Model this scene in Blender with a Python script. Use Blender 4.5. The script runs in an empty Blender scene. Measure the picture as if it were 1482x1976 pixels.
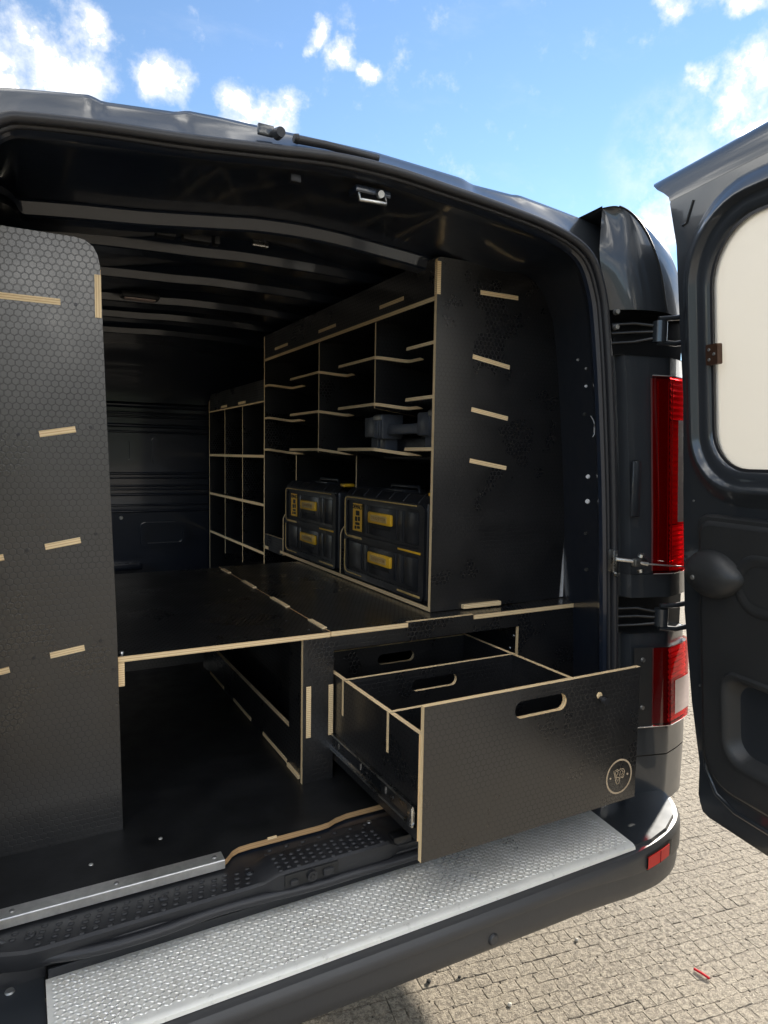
import bpy, bmesh, math, random
from mathutils import Vector, Matrix
from mathutils.geometry import tessellate_polygon
random.seed(7)
sc = bpy.context.scene
COL = sc.collection
R = math.radians

# ------------------------------------------------------------------ camera
cd = bpy.data.cameras.new('camera')
cam = bpy.data.objects.new('camera', cd)
COL.objects.link(cam)
cd.sensor_fit = 'VERTICAL'
cd.sensor_height = 36.0
cd.lens = 23.863
cd.clip_start = 0.05
cd.clip_end = 2000
cam.matrix_world = Matrix(((0.88121515, 0.02450823, -0.47207966, 0.0),
                           (-0.47244000, 0.07974519, -0.87774777, 0.0),
                           (0.01613404, 0.99651395, 0.08185134, 0.80),
                           (0, 0, 0, 1)))
sc.camera = cam

# ------------------------------------------------------------------ light
SUN_EL, SUN_AZ = R(25), R(63)          # azimuth clockwise from +Y
sd = Vector((math.sin(SUN_AZ) * math.cos(SUN_EL), math.cos(SUN_AZ) * math.cos(SUN_EL), math.sin(SUN_EL)))
sl = bpy.data.lights.new('sun', 'SUN')
sl.energy = 2.9
sl.angle = R(1.5)
sl.color = (1.0, 0.93, 0.82)
so = bpy.data.objects.new('sun', sl)
so.rotation_euler = sd.to_track_quat('Z', 'Y').to_euler()
so.location = (6, 2, 6)
COL.objects.link(so)

sc.view_settings.view_transform = 'Standard'
sc.view_settings.look = 'None'
sc.view_settings.exposure = 1.78
sc.view_settings.gamma = 1.0
sc.view_settings.use_curve_mapping = False
sc.cycles.max_bounces = 10

wd = bpy.data.worlds.new('World')
sc.world = wd
wd.use_nodes = True


class NT:
    """small helper round a node tree"""
    def __init__(s, tree):
        s.t = tree
        s.n = tree.nodes
        s.l = tree.links

    def new(s, typ, ins=None, **props):
        nd = s.n.new(typ)
        for k, v in props.items():
            setattr(nd, k, v)
        for k, v in (ins or {}).items():
            s.set(nd, k, v)
        return nd

    def set(s, nd, k, v):
        if isinstance(v, bpy.types.NodeSocket):
            s.l.new(v, nd.inputs[k])
        else:
            nd.inputs[k].default_value = v

    def math(s, op, a, b=None, c=None):
        ins = {0: a}
        if b is not None:
            ins[1] = b
        if c is not None:
            ins[2] = c
        return s.new('ShaderNodeMath', ins, operation=op).outputs[0]

    def vm(s, op, a, b=None, out=0):
        ins = {0: a}
        if b is not None:
            ins[1] = b
        return s.new('ShaderNodeVectorMath', ins, operation=op).outputs[out]

    def ramp(s, fac, lo, hi, a=0.0, b=1.0):
        return s.new('ShaderNodeMapRange', {0: fac, 1: lo, 2: hi, 3: a, 4: b}, interpolation_type='SMOOTHSTEP').outputs[0]

    def mixc(s, fac, a, b):
        m = s.new('ShaderNodeMix', data_type='RGBA')
        s.set(m, 0, fac)
        s.set(m, 6, a)
        s.set(m, 7, b)
        return m.outputs[2]

    def noise(s, vec, scale, detail=4.0, rough=0.55, out=0):
        return s.new('ShaderNodeTexNoise', {'Vector': vec, 'Scale': scale, 'Detail': detail, 'Roughness': rough}).outputs[out]


def build_world():
    k = NT(wd.node_tree)
    bg = k.n['Background']
    sky = k.new('ShaderNodeTexSky', sky_type='NISHITA', sun_disc=False, sun_elevation=SUN_EL, sun_rotation=SUN_AZ,
                air_density=1.0, dust_density=0.0, ozone_density=2.2)
    vec = k.vm('NORMALIZE', k.new('ShaderNodeTexCoord').outputs['Generated'])
    wob = k.vm('SCALE', k.vm('SUBTRACT', k.noise(vec, 9.0, 6, 0.6, 1), (0.5, 0.5, 0.5)))
    wob.node.inputs[3].default_value = 0.10
    v2 = k.vm('ADD', vec, wob)
    # cumulus in the part of the sky that the photograph shows: direction, angular radius
    clouds = [((0.0231, 0.8974, 0.4406), 0.072), ((-0.0077, 0.9031, 0.4293), 0.08), ((0.0756, 0.8776, 0.4734), 0.040),
              ((0.0548, 0.9051, 0.4217), 0.07), ((-0.12, 0.90, 0.42), 0.10), ((0.1636, 0.8805, 0.4448), 0.046),
              ((0.2947, 0.8561, 0.4245), 0.055), ((0.2579, 0.8670, 0.4264), 0.045), ((0.335, 0.80, 0.497), 0.022),
              ((0.3639, 0.7918, 0.4901), 0.024), ((0.3839, 0.7878, 0.4817), 0.022), ((0.740, 0.5219, 0.4243), 0.052),
              ((0.7755, 0.5004, 0.3917), 0.068), ((0.7086, 0.5562, 0.4340), 0.026), ((0.7296, 0.6117, 0.3057), 0.055),
              ((0.6559, 0.5571, 0.5093), 0.030), ((0.7084, 0.5024, 0.4958), 0.026), ((0.84, 0.42, 0.30), 0.09)]
    field = None
    for d, r in clouds:
        dist = k.vm('DISTANCE', v2, Vector(d).normalized(), out=1)
        f = k.ramp(dist, r * 1.15, r * 0.25)
        field = f if field is None else k.math('MAXIMUM', field, f)
    fine = k.noise(vec, 22.0, 7, 0.65)
    m1 = k.ramp(k.math('ADD', field, k.math('MULTIPLY', k.math('SUBTRACT', fine, 0.5), 2.6)), 0.12, 1.35)
    # broken cumulus out of view, made denser to light the shaded rear
    big = k.noise(k.vm('ADD', vec, wob), 3.2, 8, 0.58)
    away = k.ramp(k.vm('DISTANCE', vec, Vector((0.42, 0.77, 0.47)).normalized(), out=1), 0.55, 0.8)
    m2 = k.math('MULTIPLY', k.ramp(big, 0.40, 0.60), away)
    wisp = k.math('MULTIPLY', k.ramp(k.noise(k.vm('MULTIPLY', vec, (2.2, 6.0, 9.0)), 2.3, 6, 0.6), 0.55, 0.9), 0.15)
    faint = k.math('MULTIPLY', k.math('MULTIPLY', k.ramp(k.vm('DISTANCE', v2, Vector((0.7188, 0.5914, 0.3654)), out=1), 0.10, 0.02), k.ramp(fine, 0.3, 0.7)), 0.55)
    mask = k.math('MAXIMUM', k.math('MAXIMUM', m1, m2), k.math('MAXIMUM', wisp, faint))
    up = k.new('ShaderNodeSeparateXYZ', {0: vec}).outputs[2]
    mask = k.math('MULTIPLY', mask, k.ramp(up, 0.0, 0.08))
    core = k.math('MULTIPLY', k.ramp(mask, 0.6, 1.0), k.ramp(k.noise(vec, 14.0, 6, 0.6), 0.32, 0.62))
    shade = k.mixc(core, (5.4, 5.5, 5.6, 1), (23.5, 22.6, 21.0, 1))
    hs = k.new('ShaderNodeHueSaturation', {'Saturation': 1.03, 'Value': 1.0, 'Color': sky.outputs[0]})
    k.l.new(k.mixc(mask, hs.outputs[0], shade), bg.inputs[0])
    bg.inputs[1].default_value = 0.0645


build_world()

# ------------------------------------------------------------------ materials
MATS = {}


def mat(name, color, rough=0.5, metal=0.0, coat=0.0, spec=0.5, noise=0.0, nscale=40.0, bump=0.0, bscale=200.0, coat_rough=0.05, rvar=0.0):
    m = bpy.data.materials.new(name)
    m.use_nodes = True
    k = NT(m.node_tree)
    p = k.n['Principled BSDF']
    c = (*color, 1)
    tc = k.new('ShaderNodeTexCoord').outputs['Object']
    p.inputs['Base Color'].default_value = c
    if noise:
        f = k.noise(tc, nscale, 5, 0.6)
        lo = tuple(max(0, x * (1 - noise)) for x in color) + (1,)
        hi = tuple(min(1, x * (1 + noise)) for x in color) + (1,)
        k.l.new(k.mixc(k.ramp(f, 0.3, 0.7), lo, hi), p.inputs['Base Color'])
    p.inputs['Roughness'].default_value = rough
    if rvar:
        f = k.noise(tc, 14.0, 6, 0.65)
        k.l.new(k.ramp(f, 0.3, 0.72, max(0.02, rough - rvar), min(1, rough + rvar)), p.inputs['Roughness'])
    p.inputs['Metallic'].default_value = metal
    p.inputs['Coat Weight'].default_value = coat
    p.inputs['Coat Roughness'].default_value = coat_rough
    p.inputs['Specular IOR Level'].default_value = spec
    if bump:
        f = k.noise(tc, bscale, 3, 0.6)
        b = k.new('ShaderNodeBump', {'Strength': bump, 'Distance': 0.001, 'Height': f})
        k.l.new(b.outputs[0], p.inputs['Normal'])
    MATS[name] = m
    return m


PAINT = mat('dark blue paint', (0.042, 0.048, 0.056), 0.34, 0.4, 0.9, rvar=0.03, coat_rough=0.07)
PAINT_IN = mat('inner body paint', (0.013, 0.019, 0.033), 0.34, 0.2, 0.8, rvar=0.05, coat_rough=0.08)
BLACKPART = mat('black metal', (0.012, 0.013, 0.015), 0.35, 0.3, 0.3)
BUMPER = mat('grey bumper plastic', (0.050, 0.050, 0.052), 0.42, bump=0.25, bscale=900, rvar=0.05)
TRIM = mat('black moulded trim', (0.018, 0.019, 0.022), 0.45, bump=0.25, bscale=700, rvar=0.08)
DOORTRIM = mat('door trim plastic', (0.028, 0.029, 0.030), 0.42, bump=0.4, bscale=600, rvar=0.08)
RUBBER = mat('rubber', (0.022, 0.023, 0.027), 0.38, bump=0.15, bscale=400)
STEEL = mat('zinc plated steel', (0.60, 0.60, 0.58), 0.32, 1.0, noise=0.15, nscale=60, rvar=0.1)
SCREW = mat('screw head', (0.35, 0.35, 0.34), 0.4, 0.8)
DARKSCREW = mat('dark screw', (0.05, 0.05, 0.055), 0.35, 0.6)
ALU = mat('aluminium angle', (0.78, 0.77, 0.74), 0.42, 0.85, noise=0.08, nscale=80, rvar=0.08)
PLASTIC = mat('toolbox black plastic', (0.014, 0.015, 0.018), 0.4, bump=0.2, bscale=350, noise=0.15, nscale=25, rvar=0.08)
PLASTIC2 = mat('toolbox drawer plastic', (0.020, 0.022, 0.026), 0.36, bump=0.2, bscale=300, noise=0.15, nscale=18, rvar=0.08)
YELLOW = mat('yellow plastic', (0.92, 0.52, 0.03), 0.42, noise=0.08)
TAN = mat('yellow trim line', (0.62, 0.43, 0.16), 0.5, noise=0.15)
INK = mat('black ink', (0.015, 0.015, 0.015), 0.6)
INK2 = mat('brown print', (0.42, 0.25, 0.08), 0.6)
ENGRAVE = mat('engraved wood line', (0.56, 0.44, 0.30), 0.6, noise=0.1)
CLEAR = mat('pale lens', (0.78, 0.60, 0.54), 0.3, 0.0, 0.3)
RED_D = mat('dark red lens', (0.17, 0.004, 0.016), 0.06, 0.0, 1.0)
RED_B = mat('red lens', (0.80, 0.018, 0.010), 0.35, 0.0, 0.12, spec=0.25)


def optics(m, scale, strength):
    k = NT(m.node_tree)
    p = k.n['Principled BSDF']
    g = k.new('ShaderNodeSeparateXYZ', {0: k.new('ShaderNodeNewGeometry').outputs['Position']})
    a = k.math('SINE', k.math('MULTIPLY', g.outputs[2], scale))
    b = k.math('SINE', k.math('MULTIPLY', k.math('ADD', g.outputs[0], g.outputs[1]), scale * 1.7))
    bm_ = k.new('ShaderNodeBump', {'Strength': strength, 'Distance': 0.002, 'Height': k.math('ADD', a, b)})
    k.l.new(bm_.outputs[0], p.inputs['Normal'])


optics(RED_B, 420.0, 0.12)
optics(CLEAR, 380.0, 0.12)
FLUTE = mat('lens flute', (0.30, 0.02, 0.05), 0.2, 0.0, 0.6)
REFL = mat('red reflector', (0.62, 0.012, 0.008), 0.45, 0.0, 0.15, spec=0.3)
CHROME = mat('lens seam', (0.75, 0.72, 0.70), 0.2, 0.7)
WHITEDOT = mat('white clip', (0.75, 0.76, 0.78), 0.4)
BROWN = mat('brown latch', (0.07, 0.035, 0.022), 0.4, 0.4)
REDBIT = mat('red scrap plastic', (0.50, 0.006, 0.015), 0.7, spec=0.2)
SOOT = mat('dark chip', (0.03, 0.028, 0.025), 0.9)
PEBBLE = mat('pale pebble', (0.55, 0.50, 0.42), 0.8)


def pane_material():
    m = bpy.data.materials.new('backlit white lining')
    m.use_nodes = True
    k = NT(m.node_tree)
    k.n.remove(k.n['Principled BSDF'])
    d = k.new('ShaderNodeBsdfDiffuse', {'Color': (0.72, 0.71, 0.68, 1)})
    t = k.new('ShaderNodeBsdfTranslucent', {'Color': (0.74, 0.72, 0.675, 1)})
    mx = k.new('ShaderNodeMixShader', {0: 0.5, 1: d.outputs[0], 2: t.outputs[0]})
    k.l.new(mx.outputs[0], k.n['Material Output'].inputs[0])
    return m


PANE = pane_material()


def lens_material():
    m = bpy.data.materials.new('clear red lens')
    m.use_nodes = True
    k = NT(m.node_tree)
    k.n.remove(k.n['Principled BSDF'])
    t = k.new('ShaderNodeBsdfTransparent', {'Color': (0.80, 0.025, 0.03, 1)})
    g = k.new('ShaderNodeBsdfGlossy', {'Color': (0.9, 0.9, 0.9, 1), 'Roughness': 0.06})
    fr = k.new('ShaderNodeFresnel', {'IOR': 1.45})
    mx = k.new('ShaderNodeMixShader', {0: k.math('MULTIPLY', fr.outputs[0], 0.6), 1: t.outputs[0], 2: g.outputs[0]})
    k.l.new(mx.outputs[0], k.n['Material Output'].inputs[0])
    return m


LENS_RED = lens_material()
BRIGHTREF = mat('lamp reflector', (0.90, 0.88, 0.86), 0.3, 0.3)
DARKREF = mat('dimmed lamp backing', (0.16, 0.10, 0.10), 0.4, 0.2)  # rear backing darkened, side one pale: the lenses' dim and lit look in colour
REDREF = mat('red lamp insert', (0.80, 0.30, 0.26), 0.4, 0.1)


def phenolic():
    """black film-faced plywood with a hexagon grip pattern, UV in metres"""
    m = bpy.data.materials.new('hexagon film faced ply')
    m.use_nodes = True
    k = NT(m.node_tree)
    p = k.n['Principled BSDF']
    uv = k.new('ShaderNodeUVMap').outputs[0]
    q = k.vm('SCALE', uv)
    q.node.inputs[3].default_value = 1 / 0.0134
    r3 = math.sqrt(3)

    def cell(off):
        s = k.vm('ADD', q, (off[0] + 1000 * 1.0, off[1] + 1000 * r3, 0))
        return k.vm('SUBTRACT', k.vm('MODULO', s, (1.0, r3, 1.0)), (0.5, r3 / 2, 0))
    a, b = cell((0, 0)), cell((0.5, r3 / 2))
    sel = k.math('LESS_THAN', k.vm('DOT_PRODUCT', a, a, out=1), k.vm('DOT_PRODUCT', b, b, out=1))
    g = k.new('ShaderNodeMix', data_type='VECTOR')
    k.set(g, 0, sel)
    k.set(g, 4, b)
    k.set(g, 5, a)
    ga = k.vm('ABSOLUTE', g.outputs[1])
    gx = k.new('ShaderNodeSeparateXYZ', {0: ga}).outputs[0]
    d = k.math('MAXIMUM', gx, k.vm('DOT_PRODUCT', ga, (0.5, r3 / 2, 0), out=1))
    obj = k.new('ShaderNodeTexCoord').outputs['Object']
    n0 = k.noise(obj, 3.5, 5, 0.6)
    line = k.math('MULTIPLY', k.ramp(d, 0.40, 0.455), k.ramp(n0, 0.32, 0.62, 0.7, 1.0))
    n1 = k.noise(obj, 9.0, 6, 0.65)
    n2 = k.noise(obj, 160.0, 3, 0.6)
    base = k.mixc(k.ramp(n1, 0.3, 0.7), (0.0075, 0.0078, 0.009, 1), (0.0125, 0.0125, 0.0135, 1))
    k.l.new(k.mixc(k.math('MULTIPLY', line, 1.0), base, (0.0015, 0.0015, 0.002, 1)), p.inputs['Base Color'])
    rough = k.math('ADD', k.math('ADD', k.ramp(n1, 0.25, 0.75, 0.20, 0.30), k.ramp(n0, 0.3, 0.7, 0.0, 0.14)), k.math('MULTIPLY', line, 0.26))
    k.l.new(rough, p.inputs['Roughness'])
    p.inputs['Specular IOR Level'].default_value = 0.85
    p.inputs['Coat Weight'].default_value = 0.5
    p.inputs['Coat Roughness'].default_value = 0.22
    hgt = k.math('MULTIPLY', line, -1.0)
    bm_ = k.new('ShaderNodeBump', {'Strength': 0.38, 'Distance': 0.0005, 'Height': hgt})
    k.l.new(bm_.outputs[0], p.inputs['Normal'])
    return m


def ply_edge(name, ca=(0.97, 0.76, 0.46), cb=(0.66, 0.42, 0.19)):
    m = bpy.data.materials.new(name)
    m.use_nodes = True
    k = NT(m.node_tree)
    p = k.n['Principled BSDF']
    uv = k.new('ShaderNodeUVMap').outputs[0]
    sx = k.new('ShaderNodeSeparateXYZ', {0: uv})
    w = k.math('SINE', k.math('MULTIPLY', sx.outputs[1], 2 * math.pi / 0.0048))
    n1 = k.noise(k.vm('MULTIPLY', uv, (30, 900, 1)), 1.0, 4, 0.6)
    n2 = k.noise(k.vm('MULTIPLY', uv, (8, 40, 1)), 1.0, 3, 0.6)
    a = tuple(ca) + (1,)
    b = tuple(cb) + (1,)
    f = k.math('ADD', k.math('MULTIPLY', k.ramp(w, 0.25, 0.95), 0.75), k.math('MULTIPLY', k.ramp(n1, 0.45, 0.8), 0.4))
    f = k.math('ADD', f, k.math('MULTIPLY', k.ramp(n2, 0.5, 0.8), 0.25))
    k.l.new(k.mixc(f, a, b), p.inputs['Base Color'])
    p.inputs['Roughness'].default_value = 0.65
    p.inputs['Specular IOR Level'].default_value = 0.3
    return m


PHEN = phenolic()
EDGE = ply_edge('birch ply edge')
EDGE_OLD = ply_edge('floor ply edge', (0.56, 0.36, 0.18), (0.36, 0.20, 0.08))


def concrete(grid):
    m = bpy.data.materials.new('tamped concrete' + (' sheet' if grid else ''))
    m.use_nodes = True
    k = NT(m.node_tree)
    p = k.n['Principled BSDF']
    g = k.new('ShaderNodeNewGeometry').outputs['Position']
    n1 = k.noise(g, 3.0, 5, 0.6)
    n2 = k.noise(g, 75.0, 6, 0.7)
    n3 = k.noise(g, 260.0, 3, 0.6)
    c = k.mixc(k.ramp(n2, 0.38, 0.62), (0.155, 0.129, 0.097, 1), (0.360, 0.308, 0.234, 1))
    c = k.mixc(k.math('MULTIPLY', k.ramp(n1, 0.35, 0.75), 0.4), c, (0.35, 0.30, 0.225, 1))
    c = k.mixc(k.math('MULTIPLY', k.ramp(n3, 0.58, 0.70), 0.75), c, (0.56, 0.49, 0.385, 1))
    c = k.mixc(k.math('MULTIPLY', k.ramp(n3, 0.43, 0.33), 0.7), c, (0.10, 0.08, 0.06, 1))
    h = k.math('ADD', n2, k.math('MULTIPLY', n3, 0.5))
    if grid:
        rot = k.new('ShaderNodeVectorRotate', {'Vector': g, 'Angle': -R(-9)}, rotation_type='Z_AXIS')
        s = k.new('ShaderNodeSeparateXYZ', {0: k.vm('SCALE', rot.outputs[0])})
        s.inputs[0].links[0].from_node.inputs[3].default_value = 1 / 0.05
        fx = k.math('ABSOLUTE', k.math('SUBTRACT', k.math('FRACT', s.outputs[0]), 0.5))
        fy = k.math('ABSOLUTE', k.math('SUBTRACT', k.math('FRACT', s.outputs[1]), 0.5))
        gr = k.ramp(k.math('MAXIMUM', fx, fy), 0.40, 0.48)
        h = k.math('SUBTRACT', h, k.math('MULTIPLY', gr, 4.0))
        c = k.mixc(k.math('MULTIPLY', gr, 0.4), c, (0.10, 0.08, 0.06, 1))
    k.l.new(c, p.inputs['Base Color'])
    p.inputs['Roughness'].default_value = 0.9
    b = k.new('ShaderNodeBump', {'Strength': 1.0, 'Distance': 0.0045, 'Height': h})
    k.l.new(b.outputs[0], p.inputs['Normal'])
    return m


CONC = concrete(False)
CONC_G = concrete(True)


def alu_tread():
    m = bpy.data.materials.new('tread plate aluminium')
    m.use_nodes = True
    k = NT(m.node_tree)
    p = k.n['Principled BSDF']
    o = k.new('ShaderNodeTexCoord').outputs['Object']
    n1 = k.noise(o, 6.0, 5, 0.6)
    n2 = k.noise(o, 300.0, 3, 0.6)
    k.l.new(k.mixc(k.ramp(n1, 0.35, 0.7), (0.78, 0.775, 0.73, 1), (0.88, 0.87, 0.81, 1)), p.inputs['Base Color'])
    p.inputs['Metallic'].default_value = 0.25
    st = k.noise(k.vm('MULTIPLY', o, (3.0, 9.0, 1.0)), 1.6, 6, 0.65)
    pc = p.inputs['Base Color'].links[0].from_socket
    n4 = k.noise(o, 45.0, 4, 0.7)
    c2 = k.mixc(k.math('MULTIPLY', k.ramp(st, 0.50, 0.72), 0.45), pc, (0.42, 0.36, 0.27, 1))
    c2 = k.mixc(k.math('MULTIPLY', k.ramp(n4, 0.56, 0.72), 0.35), c2, (0.30, 0.28, 0.25, 1))
    k.l.new(c2, p.inputs['Base Color'])
    k.l.new(k.ramp(n2, 0.2, 0.8, 0.36, 0.52), p.inputs['Roughness'])
    return m


TREAD = alu_tread()
TREAD_HI = mat('worn tread bar', (0.93, 0.92, 0.87), 0.33, 0.6, noise=0.12, nscale=30, rvar=0.08)

# ------------------------------------------------------------------ mesh helpers
ROOTLOC = {}


def link(o, parent):
    COL.objects.link(o)
    if parent is not None:
        o.parent = parent
        if parent.name in ROOTLOC:
            o.matrix_parent_inverse = Matrix.Translation(-ROOTLOC[parent.name])
    return o


def thing(name, label, cat, loc, group=None):
    o = bpy.data.objects.new(name, None)
    o.empty_display_size = 0.1
    o.location = loc
    COL.objects.link(o)
    o['label'] = label
    o['category'] = cat
    if group:
        o['group'] = group
    ROOTLOC[o.name] = Vector(loc)
    return o


def box_uv(me):
    uv = me.uv_layers.new(name='UVMap')
    co = [v.co for v in me.vertices]
    for p in me.polygons:
        n = p.normal
        ax = max(range(3), key=lambda i: abs(n[i]))
        for li in p.loop_indices:
            c = co[me.loops[li].vertex_index]
            uv.data[li].uv = ((c.y, c.z), (c.x, c.z), (c.x, c.y))[ax]


def mk(name, parent, verts, faces, mats, fm=None, smooth=False, uv=True):
    me = bpy.data.meshes.new(name)
    me.from_pydata([tuple(v) for v in verts], [], faces)
    for m in (mats if isinstance(mats, (list, tuple)) else [mats]):
        me.materials.append(m)
    if fm:
        me.polygons.foreach_set('material_index', fm)
    bm = bmesh.new()
    bm.from_mesh(me)
    bmesh.ops.recalc_face_normals(bm, faces=bm.faces)
    bm.to_mesh(me)
    bm.free()
    if smooth:
        me.polygons.foreach_set('use_smooth', [True] * len(me.polygons))
    me.update()
    if uv:
        box_uv(me)
    return link(bpy.data.objects.new(name, me), parent)


def from_bm(name, parent, bm, mats, smooth=False):
    me = bpy.data.meshes.new(name)
    bmesh.ops.recalc_face_normals(bm, faces=bm.faces)
    bm.to_mesh(me)
    bm.free()
    for m in (mats if isinstance(mats, (list, tuple)) else [mats]):
        me.materials.append(m)
    if smooth:
        me.polygons.foreach_set('use_smooth', [True] * len(me.polygons))
    box_uv(me)
    return link(bpy.data.objects.new(name, me), parent)


def auto_smooth(o, ang=35):
    me = o.data
    me.polygons.foreach_set('use_smooth', [True] * len(me.polygons))
    bm = bmesh.new()
    bm.from_mesh(me)
    for e in bm.edges:
        if len(e.link_faces) == 2 and e.calc_face_angle(0) > R(ang):
            e.smooth = False
    bm.to_mesh(me)
    bm.free()
    return o


def add_box(bm, c, s, bev=0.0, rot=None, seg=2):
    r = bmesh.ops.create_cube(bm, size=1.0)
    vs = r['verts']
    for v in vs:
        v.co = Vector((v.co.x * s[0], v.co.y * s[1], v.co.z * s[2]))
    if bev:
        es = list({e for v in vs for e in v.link_edges})
        g = bmesh.ops.bevel(bm, geom=es, offset=bev, segments=seg, affect='EDGES', profile=0.5)
        vs = list({v for f in g['faces'] for v in f.verts} | {v for v in vs if v.is_valid})
    M = Matrix.Translation(c) @ (rot.to_4x4() if rot else Matrix.Identity(4))
    for v in vs:
        v.co = M @ v.co
    return vs


def rbox(name, parent, lo, hi, m, bev=0.0, rot=None, seg=2):
    bm = bmesh.new()
    lo, hi = Vector(lo), Vector(hi)
    add_box(bm, (lo + hi) / 2, hi - lo, bev, rot, seg)
    o = from_bm(name, parent, bm, m)
    return auto_smooth(o) if bev else o


def smoothpath(pts, n=6, closed=False):
    pts = [Vector(p) for p in pts]
    out = []
    N = len(pts)
    rng = range(N) if closed else range(N - 1)
    for i in rng:
        p0 = pts[(i - 1) % N] if closed or i > 0 else pts[0]
        p1, p2 = pts[i], pts[(i + 1) % N]
        p3 = pts[(i + 2) % N] if closed or i + 2 < N else pts[-1]
        for j in range(n):
            t = j / n
            out.append(0.5 * ((2 * p1) + (p2 - p0) * t + (2 * p0 - 5 * p1 + 4 * p2 - p3) * t * t + (3 * p1 - p0 - 3 * p2 + p3) * t ** 3))
    if not closed:
        out.append(pts[-1])
    return out


def tube(name, parent, pts, r, m, n=10, closed=False, prof=None, up=None):
    """sweep of a round (or given) profile along pts"""
    pts = [Vector(p) for p in pts]
    N = len(pts)
    verts, faces = [], []
    ref = Vector(up) if up else None
    prof = prof or [(r * math.cos(2 * math.pi * i / n), r * math.sin(2 * math.pi * i / n)) for i in range(n)]
    n = len(prof)
    for i, p in enumerate(pts):
        a = pts[(i - 1) % N] if closed or i else p
        b = pts[(i + 1) % N] if closed or i < N - 1 else p
        t = (b - a).normalized()
        if ref is None:
            ref = Vector((0, 0, 1)) if abs(t.z) < 0.9 else Vector((1, 0, 0))
        s = t.cross(ref).normalized()
        q = s.cross(t).normalized()
        if not up:
            ref = q
        for (x, y) in prof:
            verts.append(p + s * x + q * y)
    for i in range(N if closed else N - 1):
        for j in range(n):
            a, b = i * n + j, i * n + (j + 1) % n
            c, d = ((i + 1) % N) * n + (j + 1) % n, ((i + 1) % N) * n + j
            faces.append((a, b, c, d))
    if not closed:
        faces.append(tuple(range(n))[::-1])
        faces.append(tuple(range((N - 1) * n, N * n)))
    return auto_smooth(mk(name, parent, verts, faces, m), 50)


def loft(name, parent, rings, m, closed=False, smooth=True, ang=40, skip=None):
    n = len(rings[0])
    verts = [v for r in rings for v in r]
    faces = []
    for i in range(len(rings) - 1):
        for j in range(n if closed else n - 1):
            if skip and skip(i, j):
                continue
            j2 = (j + 1) % n
            faces.append((i * n + j, i * n + j2, (i + 1) * n + j2, (i + 1) * n + j))
    o = mk(name, parent, verts, faces, m)
    return auto_smooth(o, ang) if smooth else o


def board(name, parent, outline, org, ux, uy, th, holes=(), mats=None, edge_from=0.0):
    """plywood board: outline in (a,b) metres; face plane org+a*ux+b*uy, thickness along ux x uy"""
    org, ux, uy = Vector(org), Vector(ux).normalized(), Vector(uy).normalized()
    nz = ux.cross(uy)
    loops = [list(outline)] + [list(h) for h in holes]
    flat = [p for l in loops for p in l]
    tris = tessellate_polygon([[Vector((p[0], p[1], 0)) for p in l] for l in loops])
    nv = len(flat)
    verts = [org + ux * a + uy * b for a, b in flat] + [org + ux * a + uy * b + nz * th for a, b in flat]
    faces, uvs, fm = [], [], []
    for t in tris:
        a, b, c = (flat[i] for i in t)
        ar = (b[0] - a[0]) * (c[1] - a[1]) - (c[0] - a[0]) * (b[1] - a[1])
        if abs(ar) < 1e-12:
            continue
        t = tuple(t) if ar > 0 else tuple(reversed(t))
        faces.append(tuple(reversed(t)))
        uvs.append([flat[i] for i in reversed(t)])
        fm.append(0)
        faces.append(tuple(i + nv for i in t))
        uvs.append([flat[i] for i in t])
        fm.append(0)
    base = 0
    for li, l in enumerate(loops):
        n = len(l)
        ar = sum(l[i][0] * l[(i + 1) % n][1] - l[(i + 1) % n][0] * l[i][1] for i in range(n))
        s = 0.0
        for i in range(n):
            j = (i + 1) % n
            d = math.dist(l[i], l[j])
            f = (base + i, base + j, base + j + nv, base + i + nv)
            q = [(s, 0), (s + d, 0), (s + d, th), (s, th)]
            if (ar > 0) != (li == 0):
                f, q = f[::-1], q[::-1]
            faces.append(f)
            uvs.append(q)
            fm.append(1)
            s += d
        base += n
    me = bpy.data.meshes.new(name)
    me.from_pydata([tuple(v) for v in verts], [], faces)
    for m_ in (mats or (PHEN, EDGE)):
        me.materials.append(m_)
    me.polygons.foreach_set('material_index', fm)
    uv = me.uv_layers.new(name='UVMap')
    ox, oy = random.random() * 0.05, random.random() * 0.05
    for p, q in zip(me.polygons, uvs):
        for li, c in zip(p.loop_indices, q):
            uv.data[li].uv = (c[0] + ox, c[1] + oy) if p.material_index == 0 else c
    me.update()
    return link(bpy.data.objects.new(name, me), parent)


def rect(a0, b0, a1, b1):
    return [(a0, b0), (a1, b0), (a1, b1), (a0, b1)]


def rrect(a0, b0, a1, b1, r, n=5):
    """rounded rectangle; r = radius or (bl, br, tr, tl)"""
    rs = r if isinstance(r, (tuple, list)) else (r,) * 4
    out = []
    for (cx, cy, st, rr) in ((a0, b0, 180, rs[0]), (a1, b0, 270, rs[1]), (a1, b1, 0, rs[2]), (a0, b1, 90, rs[3])):
        ox = cx + (rr if cx == a0 else -rr)
        oy = cy + (rr if cy == b0 else -rr)
        if rr <= 0:
            out.append((cx, cy))
            continue
        for i in range(n + 1):
            t = R(st + 90 * i / n)
            out.append((ox + rr * math.cos(t), oy + rr * math.sin(t)))
    return out


def tab(name, parent, lo, hi):
    """visible end of a plywood tab, a box with layered edge all round; layers run across its thinnest visible side"""
    lo, hi = Vector(lo), Vector(hi)
    o = rbox(name, parent, lo, hi, EDGE)
    return o


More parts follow.
